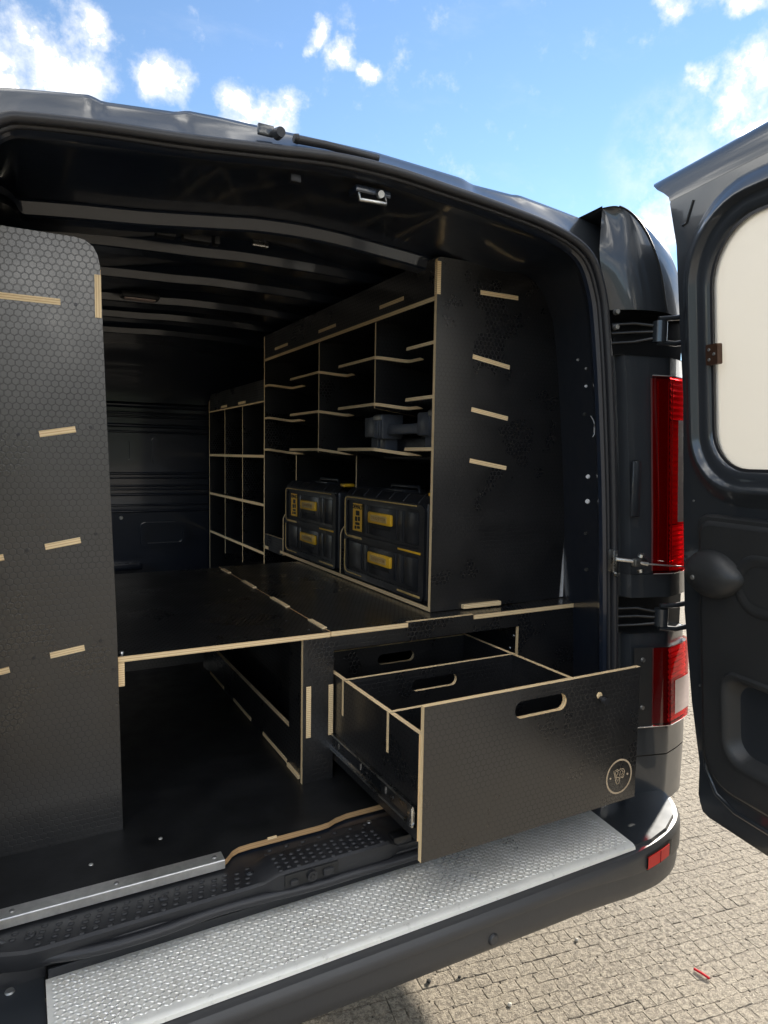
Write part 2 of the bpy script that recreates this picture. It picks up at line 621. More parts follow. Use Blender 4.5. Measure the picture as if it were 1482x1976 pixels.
def disc(name, parent, c, nrm, r, m, h=0.002, n=14):
    nrm = Vector(nrm).normalized()
    bm = bmesh.new()
    g = bmesh.ops.create_cone(bm, cap_ends=True, segments=n, radius1=r, radius2=r * 0.82, depth=h)
    M = Matrix.Translation(Vector(c) + nrm * h * 0.4) @ nrm.to_track_quat('Z', 'Y').to_matrix().to_4x4()
    for v in g['verts']:
        v.co = M @ v.co
    return auto_smooth(from_bm(name, parent, bm, m), 40)


def text_mesh(name, parent, s, size, m, origin, X, Y, ext=0.0003, bold=0.0):
    cu = bpy.data.curves.new(name, 'FONT')
    cu.body = s
    cu.size = size
    cu.align_x = 'CENTER'
    cu.align_y = 'CENTER'
    cu.extrude = ext
    cu.offset = bold
    cu.resolution_u = 2
    tmp = bpy.data.objects.new(name + '_src', cu)
    COL.objects.link(tmp)
    dg = bpy.context.evaluated_depsgraph_get()
    me = bpy.data.meshes.new_from_object(tmp.evaluated_get(dg))
    bpy.data.objects.remove(tmp)
    bpy.data.curves.remove(cu)
    X, Y = Vector(X), Vector(Y)
    Z = X.cross(Y)
    Mx = Matrix((X, Y, Z)).transposed().to_4x4()
    me.transform(Matrix.Translation(origin) @ Mx)
    me.materials.clear()
    me.materials.append(m)
    me.name = name
    return link(bpy.data.objects.new(name, me), parent)


# ------------------------------------------------------------------ ground
GZ = -0.56


def build_ground():
    g = mk('ground', None, [(-300, -300, GZ - 0.0011), (300, -300, GZ - 0.0011), (300, 300, GZ - 0.0011), (-300, 300, GZ - 0.0011)],
           [(0, 1, 2, 3)], CONC_G)
    g['kind'] = 'structure'
    rnd = random.Random(3)

    def pad_mesh(w, d, rg):
        """worn flat block, squarish outline with broken edges"""
        base = [(-1, -1), (0, -1), (1, -1), (1, 0), (1, 1), (0, 1), (-1, 1), (-1, 0)]
        jit = [(rg.uniform(-.07, .07), rg.uniform(-.07, .07)) for _ in base]
        cut = rg.random() < 0.3

        def ring(s, z, j):
            out = []
            for k_, ((x, y), (jx, jy)) in enumerate(zip(base, jit)):
                c_ = 0.965 if k_ % 2 == 0 else 1.0
                if cut and k_ == 2:
                    c_ = 0.85
                out.append(((x * c_ * s + jx) * w / 2, (y * c_ * s + jy) * d / 2, z + rg.uniform(-j, j)))
            return out
        vs = ring(1.0, -0.006, 0.0) + ring(0.985, -0.0005, 0.0003) + ring(0.90, 0.0, 0.0003) + [(0, 0, rg.uniform(-0.0004, 0.0004))]
        fs = []
        for r_ in range(2):
            for k_ in range(8):
                fs.append((r_ * 8 + k_, r_ * 8 + (k_ + 1) % 8, (r_ + 1) * 8 + (k_ + 1) % 8, (r_ + 1) * 8 + k_))
        for k_ in range(8):
            fs.append((16 + k_, 16 + (k_ + 1) % 8, 24))
        return vs, fs
    ang = R(-9)
    ca, sa = math.cos(ang), math.sin(ang)
    spots = []
    v = -1.2
    while v < 4.4:
        dv = 0.038 + rnd.uniform(-0.004, 0.004)
        u = -1.0 + rnd.uniform(0, 0.02)
        while u < 5.6:
            du = 0.041 + rnd.uniform(-0.010, 0.012)
            uc, vc = u + du / 2, v + dv / 2 + rnd.uniform(-0.003, 0.003)
            x, y = uc * ca - vc * sa, uc * sa + vc * ca
            if 0.3 < x < 4.6 and 0.55 < y < 3.6 and not (x < 1.2 and y > 1.9):
                spots.append((x, y, du - (-0.0015 if rnd.random() < 0.35 else rnd.uniform(0.0, 0.0028)), dv - rnd.uniform(0.0008, 0.0032)))
            u += du
        v += dv
    # seen blocks: in front of and beside the bumper, nearest the camera first
    def seen(x, y):
        return y < 1.46 and x > 0.5 and (x > 0.62 or y < 1.45) and (x - 0.45) * 0.9 + 0.35 < 4 and y > 0.95 - 0.0 * x
    vis = sorted([s for s in spots if seen(s[0], s[1]) and s[0] < 2.05], key=lambda s: s[0] ** 2 + s[1] ** 2)[:300]
    vs_set = set(vis)
    protos = []
    for i in range(14):
        vs, fs = pad_mesh(1, 1, rnd)
        me = bpy.data.meshes.new('concrete_block')
        me.from_pydata(vs, [], fs)
        me.materials.append(CONC)
        protos.append(me)
    for (x, y, w, d) in vis:
        o = bpy.data.objects.new('concrete_block', rnd.choice(protos))
        o.location = (x, y, GZ + rnd.uniform(-0.0006, 0.0006))
        o.rotation_euler = (rnd.uniform(-.012, .012), rnd.uniform(-.012, .012), ang + rnd.uniform(-.03, .03))
        o.scale = (w, d, 1)
        link(o, g)
    V, F = [], []
    for s in spots:
        if s in vs_set:
            continue
        x, y, w, d = s
        vs, fs = pad_mesh(w, d, rnd)
        b = len(V)
        r_ = ang + rnd.uniform(-.03, .03)
        c_, s_ = math.cos(r_), math.sin(r_)
        V += [(x + a * c_ - b_ * s_, y + a * s_ + b_ * c_, GZ + z) for a, b_, z in vs]
        F += [tuple(i + b for i in f) for f in fs]
    o = mk('concrete_block_field', g, V, F, CONC, uv=False)
    o['kind'] = 'stuff'
    # small red plastic scrap, chips and pebbles lying on the concrete
    p = tube('red_scrap', None, [(1.5610, 1.1065, GZ + 0.005), (1.5640, 1.0860, GZ + 0.006), (1.5675, 1.0650, GZ + 0.005)], 0.0032, REDBIT, 6)
    p['label'] = 'small red plastic scrap lying on the concrete below the open door'
    p['category'] = 'scrap'
    chips = [(0.905, 1.395, 0.007, SOOT, 'dark chip on the concrete just below the grey bumper, nearest the frame bottom'),
             (0.985, 1.372, 0.005, SOOT, 'small dark chip right of the larger dark chip under the bumper'),
             (1.045, 1.24, 0.006, PEBBLE, 'pale pebble on the concrete at the bottom of the frame'),
             (1.36, 1.335, 0.006, PEBBLE, 'pale pebble on the concrete close below the bumper edge')]
    for i, (x, y, r, m, lab) in enumerate(chips):
        bm = bmesh.new()
        q = bmesh.ops.create_icosphere(bm, subdivisions=2, radius=r)
        for v_ in q['verts']:
            v_.co = Vector((v_.co.x * rnd.uniform(.7, 1.2), v_.co.y * rnd.uniform(.7, 1.2), v_.co.z * 0.6)) + Vector((x, y, GZ + r * 0.55))
        o = from_bm('stone_chip' if m is SOOT else 'pebble', None, bm, m)
        o['label'] = lab
        o['category'] = 'chip' if m is SOOT else 'pebble'


build_ground()

def build_reflection_bank():  # unseen bank added behind the camera to darken reflections in the panels
    m = mat('added dark bank', (0.035, 0.045, 0.025), 0.9, noise=0.5, nscale=0.2)
    rings = []
    rg = random.Random(11)
    crest = [rg.uniform(8.5, 12.5) for _ in range(40)]
    for r_, f in ((62, 0.0), (68, 0.75), (75, 1.0), (120, 0.9)):
        row = []
        for i in range(40):
            t = R(95 + 170 * i / 39)
            e = min(1.0, min(i, 39 - i) / 3.0)
            row.append(Vector((r_ * math.sin(t), r_ * math.cos(t), GZ - 0.3 + crest[i] * f * e)))
        rings.append(row)
    o = loft('dark_reflection_bank', None, rings, m)
    o['kind'] = 'structure'


build_reflection_bank()

# ------------------------------------------------------------------ van
VAN = thing('van', 'dark blue-black panel van seen from behind with its right rear door open', 'van', (0.62, 1.9, GZ))

SEAL_R = [(0.68, 1.385), (0.834, 1.374), (0.973, 1.362), (1.094, 1.347), (1.19, 1.322), (1.244, 1.284), (1.279, 1.215), (1.296, 1.142),
          (1.321, 0.966), (1.353, 0.651), (1.377, 0.265), (1.382, 0.12)]
SEAL_L = [(0.545, 1.383), (0.42, 1.370), (0.275, 1.354), (0.137, 1.343), (0.03, 1.331), (-0.013, 1.320), (-0.05, 1.285), (-0.075, 1.21),
          (-0.085, 1.14), (-0.095, 0.966), (-0.105, 0.651), (-0.11, 0.265), (-0.105, 0.12)]


def sealx(z):
    pts = [(p[1], p[0]) for p in SEAL_R if p[1] < 1.3]
    pts.sort()
    if z <= pts[0][0]:
        return pts[0][1]
    for (z0, x0), (z1, x1) in zip(pts, pts[1:]):
        if z <= z1:
            return x0 + (x1 - x0) * (z - z0) / (z1 - z0)
    return pts[-1][1]


def arch():
    """upper opening path, left foot to right foot, with outward normals"""
    pts = [Vector((x, 0, z)) for x, z in reversed(SEAL_L)] + [Vector((x, 0, z)) for x, z in SEAL_R]
    pts = smoothpath(pts, 4)
    out = []
    for i, p in enumerate(pts):
        t = (pts[min(i + 1, len(pts) - 1)] - pts[max(i - 1, 0)]).normalized()
        out.append((p, Vector((-t.z, 0, t.x))))
    return out


def build_seal():
    low_r = [(1.365, 1.235, 0.03), (1.32, 1.205, -0.03), (1.25, 1.19, -0.048), (1.0, 1.187, -0.050), (0.72, 1.186, -0.050), (0.58, 1.185, -0.049),
             (0.49, 1.184, -0.048), (0.38, 1.192, -0.047), (0.29, 1.194, -0.047), (0.19, 1.187, -0.048), (0.10, 1.190, -0.048), (0.028, 1.203, -0.046), (-0.025, 1.222, -0.040), (-0.07, 1.235, -0.015), (-0.098, 1.245, 0.04)]
    rr = 0.0095
    up = [(p, n) for p, n in arch()]
    path = [Vector((p.x, 1.25, p.z)) - n * rr for p, n in up]
    path = path[len(path) // 2:] + smoothpath([Vector(p) for p in low_r], 4) + path[:len(path) // 2]
    tube('door_seal', VAN, path, rr, RUBBER, 10, True)
    cen = Vector((0.63, 1.25, 0.66))
    q = [c + (cen - c).normalized() * 0.010 + Vector((0, 0.010, 0)) for c in path]
    tube('seal_lip', VAN, q, 0.0055, RUBBER, 8, True)


build_seal()


def build_shell():
    A = arch()

    def ring(y, off_side, off_top):
        r = []
        for p, n in A:
            w = n.z * n.z if n.z > 0 else 0
            o = off_side * (1 - w) + off_top * w
            q = p + n * o
            r.append(Vector((q.x, y, q.z)))
        return r
    # jamb and header, from the seal inwards
    rings = [ring(1.258, -0.014, -0.014), ring(1.272, -0.028, -0.026), ring(1.282, -0.030, -0.028), ring(1.292, -0.024, -0.024), ring(1.315, 0.006, -0.016),
             ring(1.34, 0.020, -0.018), ring(1.43, 0.050, -0.022), ring(1.553, 0.105, -0.024), ring(1.60, 0.115, -0.024)]
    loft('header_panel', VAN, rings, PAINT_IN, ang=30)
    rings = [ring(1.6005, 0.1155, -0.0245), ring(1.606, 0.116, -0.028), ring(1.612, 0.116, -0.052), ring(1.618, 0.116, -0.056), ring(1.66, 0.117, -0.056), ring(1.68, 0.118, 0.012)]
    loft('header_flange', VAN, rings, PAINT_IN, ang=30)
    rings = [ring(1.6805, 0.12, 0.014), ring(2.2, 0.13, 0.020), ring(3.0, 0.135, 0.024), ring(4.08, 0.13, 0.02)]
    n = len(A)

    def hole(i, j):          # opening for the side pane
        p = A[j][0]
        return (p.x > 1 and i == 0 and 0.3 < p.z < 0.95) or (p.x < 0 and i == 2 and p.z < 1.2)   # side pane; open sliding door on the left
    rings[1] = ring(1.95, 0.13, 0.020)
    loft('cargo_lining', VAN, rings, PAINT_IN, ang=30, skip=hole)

    # roof bows: pressed hat sections under the roof skin
    for k_, (y0, y1) in enumerate(((1.985, 2.06), (2.325, 2.43), (2.69, 2.80), (3.02, 3.12), (3.42, 3.52))):
        cols = [(-0.19 + 1.63 * i / 40) for i in range(41)]

        def zb(x):
            s = 0.010 if 0.44 < x < 0.60 else 0.0
            return 1.352 - 0.035 * abs((x - 0.63) / 0.8) ** 2.4 + 0.006 * (1 / (1 + math.exp(-(x - 0.52) * 40)))
        prof = [(y0 - 0.05, 0.050), (y0 - 0.004, 0.030), (y0, 0.026), (y0 + 0.006, 0.003), (y0 + 0.010, 0.0), (y1, 0.001), (y1 + 0.012, 0.030), (y1 + 0.03, 0.05)]
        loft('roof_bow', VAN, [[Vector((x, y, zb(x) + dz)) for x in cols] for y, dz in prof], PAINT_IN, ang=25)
    # interior lamp
    lamp = rbox('interior_lamp', VAN, (0.325, 2.545, 1.338), (0.455, 2.60, 1.36), TRIM, 0.008)
    rbox('lamp_lens', lamp, (0.337, 2.553, 1.334), (0.443, 2.592, 1.345), CLEAR, 0.004)
    # cable clip boxes behind the header
    for x0, x1 in ((0.300, 0.345), (0.362, 0.430), (0.438, 0.452)):
        rbox('clip_box', VAN, (x0, 1.715, 1.315), (x1, 1.745, 1.352), TRIM, 0.003)
    # roof handle slot and holes
    rbox('roof_clip', VAN, (0.560, 1.80, 1.352), (0.605, 1.815, 1.368), STEEL, 0.003)
    # door striker on the header
    s = rbox('striker_plate', VAN, (0.618, 1.292, 1.337), (0.700, 1.330, 1.352), PAINT_IN, 0.003)
    tube('striker_loop', s, [(0.628, 1.300, 1.345), (0.628, 1.294, 1.323), (0.688, 1.294, 1.325), (0.688, 1.300, 1.349)], 0.0045, STEEL, 8)
    disc('striker_bolt', s, (0.672, 1.290, 1.340), (0, -1, -0.2), 0.009, STEEL, 0.008)
    rbox('header_stud', VAN, (0.478, 1.292, 1.330), (0.500, 1.308, 1.345), TRIM, 0.003)
    # holes and clips on the right jamb
    for (x, z, r, m) in ((1.352, 0.754, 0.006, WHITEDOT), (1.354, 0.687, 0.0065, WHITEDOT), (1.332, 0.994, 0.004, WHITEDOT), (1.33, 1.04, 0.004, SCREW), (1.33, 0.92, 0.005, INK),
                         (1.352, 0.60, 0.006, INK), (1.36, 0.50, 0.006, INK), (1.30, 1.06, 0.004, SCREW)):
        disc('jamb_clip', VAN, (x - 0.0, 1.355, z), (-0.93, -0.36, 0), r, m, 0.004)
    # scraped paint on the jamb
    tube('paint_scrape', VAN, [(1.334, 1.336, 0.915), (1.342, 1.335, 0.905), (1.347, 1.334, 0.892), (1.346, 1.334, 0.875), (1.348, 1.334, 0.868), (1.343, 1.335, 0.86)], 0.0012, WHITEDOT, 5)


build_shell()


ROOF = [(-0.2, 1.362), (-0.10, 1.380), (-0.012, 1.394), (0.12, 1.413), (0.145, 1.407), (0.258, 1.417), (0.291, 1.425), (0.343, 1.427), (0.423, 1.428), (0.67, 1.433), (0.88, 1.426),
        (0.922, 1.418), (1.03, 1.419), (1.057, 1.422), (1.264, 1.408), (1.36, 1.398)]


def roof_z(x):
    for (x0, z0), (x1, z1) in zip(ROOF, ROOF[1:]):
        if x <= x1:
            t = (x - x0) / (x1 - x0)
            return z0 + (z1 - z0) * t * t * (3 - 2 * t) if x1 - x0 < 0.05 else z0 + (z1 - z0) * t
    return ROOF[-1][1]


def build_roof():
    cols = [-0.16 + 1.52 * i / 152 for i in range(153)]
    A = arch()

    def sz(x):
        best = min((abs(p.x - x), p.z) for p, n in A if p.z > 1.2)
        return best[1]
    szc = [sz(min(max(x, -0.05), 1.25)) for x in cols]
    szc = [sum(szc[max(0, i - 3):i + 4]) / len(szc[max(0, i - 3):i + 4]) for i in range(len(szc))]

    def zz(x, s, f, d):
        r = roof_z(x)
        return (s - 0.004) * (1 - f) + (r - d) * f
    rows = [(1.254, 0.0, 0.02), (1.262, 0.22, 0.02), (1.280, 0.55, 0.016), (1.298, 0.90, 0.008), (1.305, 0.98, 0.003), (1.315, 1.0, 0.0), (1.40, 1.0, -0.004), (2.2, 1.0, -0.02), (5.2, 1.0, -0.01)]
    rings = [[Vector((x, y + 0.02 * ((x - 0.63) / 0.7) ** 2, zz(x, s, f, d))) for x, s in zip(cols, szc)] for y, f, d in rows]
    loft('roof', VAN, rings, PAINT, ang=35)
    # rubber strip and buffer lying in the door gutter
    t = tube('gutter_rubber', VAN, [(0.482, 1.268, 1.398), (0.54, 1.268, 1.401), (0.655, 1.268, 1.400)], 0.0075, RUBBER, 10)
    disc('rubber_end', t, (0.481, 1.266, 1.398), (-1, 0, 0), 0.0095, RUBBER, 0.008)
    b = disc('door_buffer', VAN, (0.440, 1.262, 1.396), (0.1, -1, -0.1), 0.011, RUBBER, 0.018)
    rbox('buffer_bracket', b, (0.405, 1.268, 1.392), (0.436, 1.276, 1.412), PAINT, 0.002)


build_roof()


# ---- right rear corner: a common surface S(u, z)
def ctrl(z):
    a = 1.5285 - 0.0625 * (z - 0.088)
    b = 1.644 - 0.070 * (z - 0.09)
    if z < 0.03:
        a -= (0.03 - z) * 0.10
        b -= (0.03 - z) * 0.10
    if z > 1.10:
        t = min(0.9999, (z - 1.10) / 0.318)
        k_ = 1 - (1 - t ** 2.6) ** (1 / 2.6)
        a -= 0.02 * min(1, t * 3) + 0.13 * k_
        b -= 0.20 * k_
    L = sealx(z) + 0.014
    if z > 1.215:
        tab_ = [(1.215, 1.293), (1.284, 1.270), (1.32, 1.266), (1.36, 1.268), (1.45, 1.272)]
        for (z0, x0), (z1, x1) in zip(tab_, tab_[1:]):
            if z <= z1:
                L = x0 + (x1 - x0) * (z - z0) / (z1 - z0)
                break
    yA = 1.205 + (0.05 * max(0, (z - 1.15) / 0.3) ** 2)
    yB = 1.243 + (0.04 * max(0, (z - 1.15) / 0.3) ** 2)
    A_, B_ = Vector((a, yA, z)), Vector((b, yB, z))
    i1, i2, i3 = Vector((L + 0.012, 1.262, z)), Vector((L + 0.022, 1.236, z)), Vector((a - 0.012, yA + 0.003, z))
    if z > 1.165:         # the shoulder cap bulges between the seal and its seam
        w_ = a - L
        i1, i2, i3 = Vector((L + 0.22 * w_, yA + 0.028, z)), Vector((L + 0.48 * w_, yA + 0.010, z)), Vector((L + 0.75 * w_, yA + 0.001, z))
    return [Vector((L, 1.262, z)), i1, i2, i3, A_,
            A_.lerp(B_, 0.1) + Vector((0, -0.001, 0)), A_.lerp(B_, 0.5) + Vector((0, -0.004, 0)), B_ + Vector((-0.014, -0.008, 0)), B_, Vector((b + 0.010, yB + 0.03, z)), Vector((b + 0.022, 1.50, z)), Vector((b + 0.03, 1.95, z)),
            Vector((b + 0.03, 2.8, z)), Vector((b + 0.03, 5.2, z))]


def surf(u, z):
    c = ctrl(z)
    i = min(int(u), len(c) - 2)
    return c[i].lerp(c[i + 1], u - i)


def patch(name, parent, us, zs, m, off=0.0, ang=30, skip=None, close=True):
    rings = []
    for z in zs:
        row = []
        for u in us:
            p = surf(u, z)
            t = (surf(min(u + 0.05, 12.9), z) - surf(max(u - 0.05, 0), z)).normalized()
            nrm = Vector((t.y, -t.x, 0))
            row.append(p + nrm * off)
        rings.append(row)
    return loft(name, parent, rings, m, ang=ang, skip=skip)


def frange(a, b, n):
    return [a + (b - a) * i / n for i in range(n + 1)]


def build_corner():
    US = [0, 1, 2, 2.5, 3, 4, 5, 5.5, 6, 6.5, 7, 8, 9, 10, 11, 12, 13]
    patch('corner_panel', VAN, US, [-0.13, -0.08, -0.03, 0.005], PAINT)
    patch('corner_panel', VAN, US, [0.0085, 0.04, 0.088], PAINT)
    patch('corner_panel', VAN, US, frange(0.0885, 0.345, 6), PAINT, -0.004)
    patch('hinge_cover', VAN, [0, 1, 2, 2.5, 3, 4, 5, 5.5, 6, 6.5, 7, 8, 9, 10], [0.442, 0.450, 0.47, 0.503], PAINT, 0.004)
    patch('corner_panel', VAN, [0, 1, 2, 2.5, 3, 4, 5, 5.5, 6, 6.5, 7, 8, 9, 10], [0.503, 0.6, 0.7, 0.8, 0.9, 1.0, 1.063], PAINT, -0.003)
    # pressed channel left of the lamp
    rbox('pressed_rib', VAN, (1.372, 1.2185, 0.655), (1.402, 1.228, 0.80), PAINT, 0.006)
    # recesses behind the hinges
    for z0, z1 in ((0.345, 0.442), (1.063, 1.185)):
        c = [Vector((sealx(z0) + 0.012, 1.262, 0)), Vector((sealx(z0) + 0.02, 1.31, 0)), Vector((1.50, 1.31, 0)), Vector((ctrl(z0)[8].x + 0.004, 1.262, 0))]
        loft('hinge_recess', VAN, [[p + Vector((0, 0, z)) for p in c] for z in (z0 - 0.01, z1 + 0.02)], BLACKPART)
        loft('recess_ledge', VAN, [[p + Vector((0, 0, z0 - 0.001)) for p in c], [surf(0, z0), surf(2, z0), surf(4, z0), surf(7, z0)]], BLACKPART)
        loft('recess_ledge', VAN, [[p + Vector((0, 0, z1 + 0.003)) for p in c], [surf(0, z1), surf(2, z1), surf(4, z1), surf(7, z1)]], BLACKPART)
    # rest of the side: below/above the pane at the level of the load bed
    zs = [0.345, 0.442, 0.503, 0.7, 0.95, 1.063, 1.185]
    patch('side_panel', VAN, [9, 10, 11, 12, 13], zs, PAINT, -0.0035, skip=lambda i, j: j == 1 and 0 <= i <= 3)
    w = patch('added_side_pane', VAN, [10, 10.5, 11], [0.343, 0.95], PANE, -0.012)  # pane added in the side wall to glow with daylight beside the rack
    # shoulder cap over the upper hinge
    zs = [1.172, 1.178] + [1.10 + 0.318 * math.sin(R(t)) for t in (18, 24, 30, 36, 42, 48, 54, 60, 66, 72, 77, 81, 85, 88)]
    us = [0, 0.6, 1, 1.5, 2, 2.5, 3, 3.5, 4, 5, 5.5, 6, 6.5, 7, 8, 9, 10, 11, 12, 13]
    cap = loft('shoulder_cap', VAN, [smoothpath(ctrl(z)[:11], 4) + ctrl(z)[11:] for z in zs], PAINT, ang=70)
    rings = []
    for t in frange(0, 1, 4):
        row = []
        for p in smoothpath(ctrl(zs[-1])[:11], 4) + ctrl(zs[-1])[11:]:
            q = Vector((p.x - 0.02, max(p.y, 1.34), 1.416))
            r = p.lerp(q, t)
            r.z = zs[-1] * (1 - t) + (roof_z(min(r.x, 1.35)) - 0.006) * t
            row.append(r)
        rings.append(row)
    loft('shoulder_top', cap, rings, PAINT, ang=60)
    seam = [surf(4.35, z) + Vector((0.0, -0.002, 0)) for z in zs]
    tube('cap_seam', cap, smoothpath(seam, 2), 0.0022, INK, 6)
    # tail lamps
    up = bpy.data.objects.new
    def reflector(parent, us, z0, z1, n, m, o0, o1):
        rings = []
        for i in range(n * 2 + 1):
            z = z0 + (z1 - z0) * i / (n * 2)
            o_ = o0 if i % 2 else o1
            row = []
            for u in us:
                p = surf(u, z)
                t = (surf(min(u + 0.05, 12.9), z) - surf(max(u - 0.05, 0), z)).normalized()
                row.append(p + Vector((t.y, -t.x, 0)) * o_)
            rings.append(row)
        return loft('lamp_reflector', parent, rings, m, smooth=False)
    Z1 = frange(0.507, 1.013, 8)
    side = [4, 4.6, 5, 5.5, 6, 6.5, 7, 8, 8.9]
    lamp = patch('tail_lamp', VAN, [2.58, 2.62, 2.8, 3, 3.6, 4], Z1, LENS_RED, 0.012, ang=60)
    patch('side_lens', lamp, side, Z1, LENS_RED, 0.012, ang=60)
    reflector(lamp, [2.6, 2.8, 3, 3.6, 3.95], 0.512, 1.008, 6, DARKREF, 0.001, 0.002)
    reflector(lamp, side, 0.512, 0.632, 9, BRIGHTREF, 0.001, 0.005)
    reflector(lamp, side, 0.905, 1.008, 7, BRIGHTREF, 0.001, 0.005)
    reflector(lamp, side, 0.634, 0.903, 16, REDREF, 0.001, 0.003)
    patch('reversing_lens', lamp, [5.25, 5.6, 6, 6.5, 7, 7.7], [0.64, 0.66, 0.70, 0.80, 0.86, 0.89, 0.905], CLEAR, 0.0135, ang=60)
    for u in (2.72, 3.0, 3.93):
        tube('lens_flute', lamp, [surf(u, z) + Vector((0, -0.010, 0)) for z in (0.52, 0.76, 1.0)], 0.0014, FLUTE, 6)
    tube('lens_seam', lamp, [surf(u, 1.014) + Vector((0, -0.011, 0)) for u in (2.58, 3, 3.9, 4, 5, 6, 7, 8)], 0.0018, CHROME, 6)
    tube('lens_seam', lamp, [surf(u, 0.506) + Vector((0, -0.011, 0)) for u in (2.58, 3, 3.9, 4, 5, 6, 7, 8)], 0.0020, CHROME, 6)
    Z2 = frange(0.092, 0.308, 5)
    low = patch('fog_lamp', VAN, [2.62, 2.66, 2.9, 3, 3.6, 4], Z2, LENS_RED, 0.012, ang=60)
    patch('side_lens', low, side, Z2, LENS_RED, 0.012, ang=60)
    reflector(low, [2.64, 2.9, 3, 3.6, 3.95], 0.096, 0.304, 3, DARKREF, 0.001, 0.002)
    reflector(low, side, 0.096, 0.304, 14, BRIGHTREF, 0.001, 0.005)
    patch('reversing_lens', low, [5.1, 5.4, 6, 6.5, 7, 7.9], [0.118, 0.13, 0.17, 0.205, 0.212], CLEAR, 0.0135, ang=60)
    patch('lamp_bezel', low, [2.05, 2.1, 2.4, 2.61], Z2, INK, 0.008)
    for z in (0.275, 0.145):
        disc('bezel_screw', low, surf(2.28, z) + Vector((0, -0.009, 0)), (0, -1, 0), 0.007, SCREW, 0.005)
    tube('lens_seam', low, [surf(u, 0.0915) + Vector((0, -0.011, 0)) for u in (2.1, 3, 3.9, 4, 5, 6, 7, 8)], 0.0018, CHROME, 6)
    # hinges
    for zc, h in ((1.123, 0.052), (0.388, 0.046)):
        kx = 1.430 if zc > 1 else 1.487
        hg = tube('door_hinge', VAN, [(kx, 1.208, zc - h / 2), (kx, 1.208, zc + h / 2)], 0.018, PAINT, 16)
        rbox('hinge_plate', hg, (kx - 0.105, 1.285, zc - 0.034), (kx - 0.095, 1.305, zc + 0.034), BLACKPART, 0.002)
        for dz in (-0.024, 0.0, 0.022):
            tube('hinge_arm', hg, [(kx - 0.10, 1.275, zc + dz - 0.004), (kx - 0.05, 1.245, zc + dz), (kx - 0.016, 1.216, zc + dz * 0.7)], 0.0045, BLACKPART, 8)
        for dz in (-0.030, 0.034):
            tube('door_arm', hg, [(kx - 0.01, 1.205, zc + dz * 0.9), (kx + 0.03, 1.185, zc + dz), (kx + 0.075, 1.165, zc + dz + 0.010)], 0.007, PAINT, 8)
        for dz in (-0.018, 0.014):
            disc('hinge_bolt', hg, (kx - 0.085, 1.283, zc + dz), (0, -1, 0), 0.007, BLACKPART, 0.008)
    # door check strap
    st = rbox('check_bracket', VAN, (1.322, 1.225, 0.515), (1.338, 1.245, 0.572), STEEL, 0.003)
    tube('strap_bar', st, [(1.33, 1.225, 0.549), (1.36, 1.205, 0.546), (1.40, 1.185, 0.538)], 0.0055, STEEL, 8)
    rbox('strap_clamp', st, (1.362, 1.190, 0.532), (1.402, 1.206, 0.552), STEEL, 0.003)
    disc('strap_rivet', st, (1.385, 1.195, 0.557), (0, -.3, 1), 0.009, STEEL, 0.008)
    disc('strap_rivet', st, (1.385, 1.195, 0.522), (0, -.3, -1), 0.009, STEEL, 0.008)
    tube('strap_rod', st, [(1.40, 1.186, 0.538), (1.50, 1.15, 0.530)], 0.0022, STEEL, 6)
    disc('bracket_bolt', st, (1.330, 1.224, 0.51), (0, -1, 0), 0.006, STEEL, 0.006)
    for z in (1.165, 1.128):
        disc('pillar_stud', VAN, (1.312, 1.245, z), (-.2, -1, 0), 0.007, SCREW, 0.012)


build_corner()


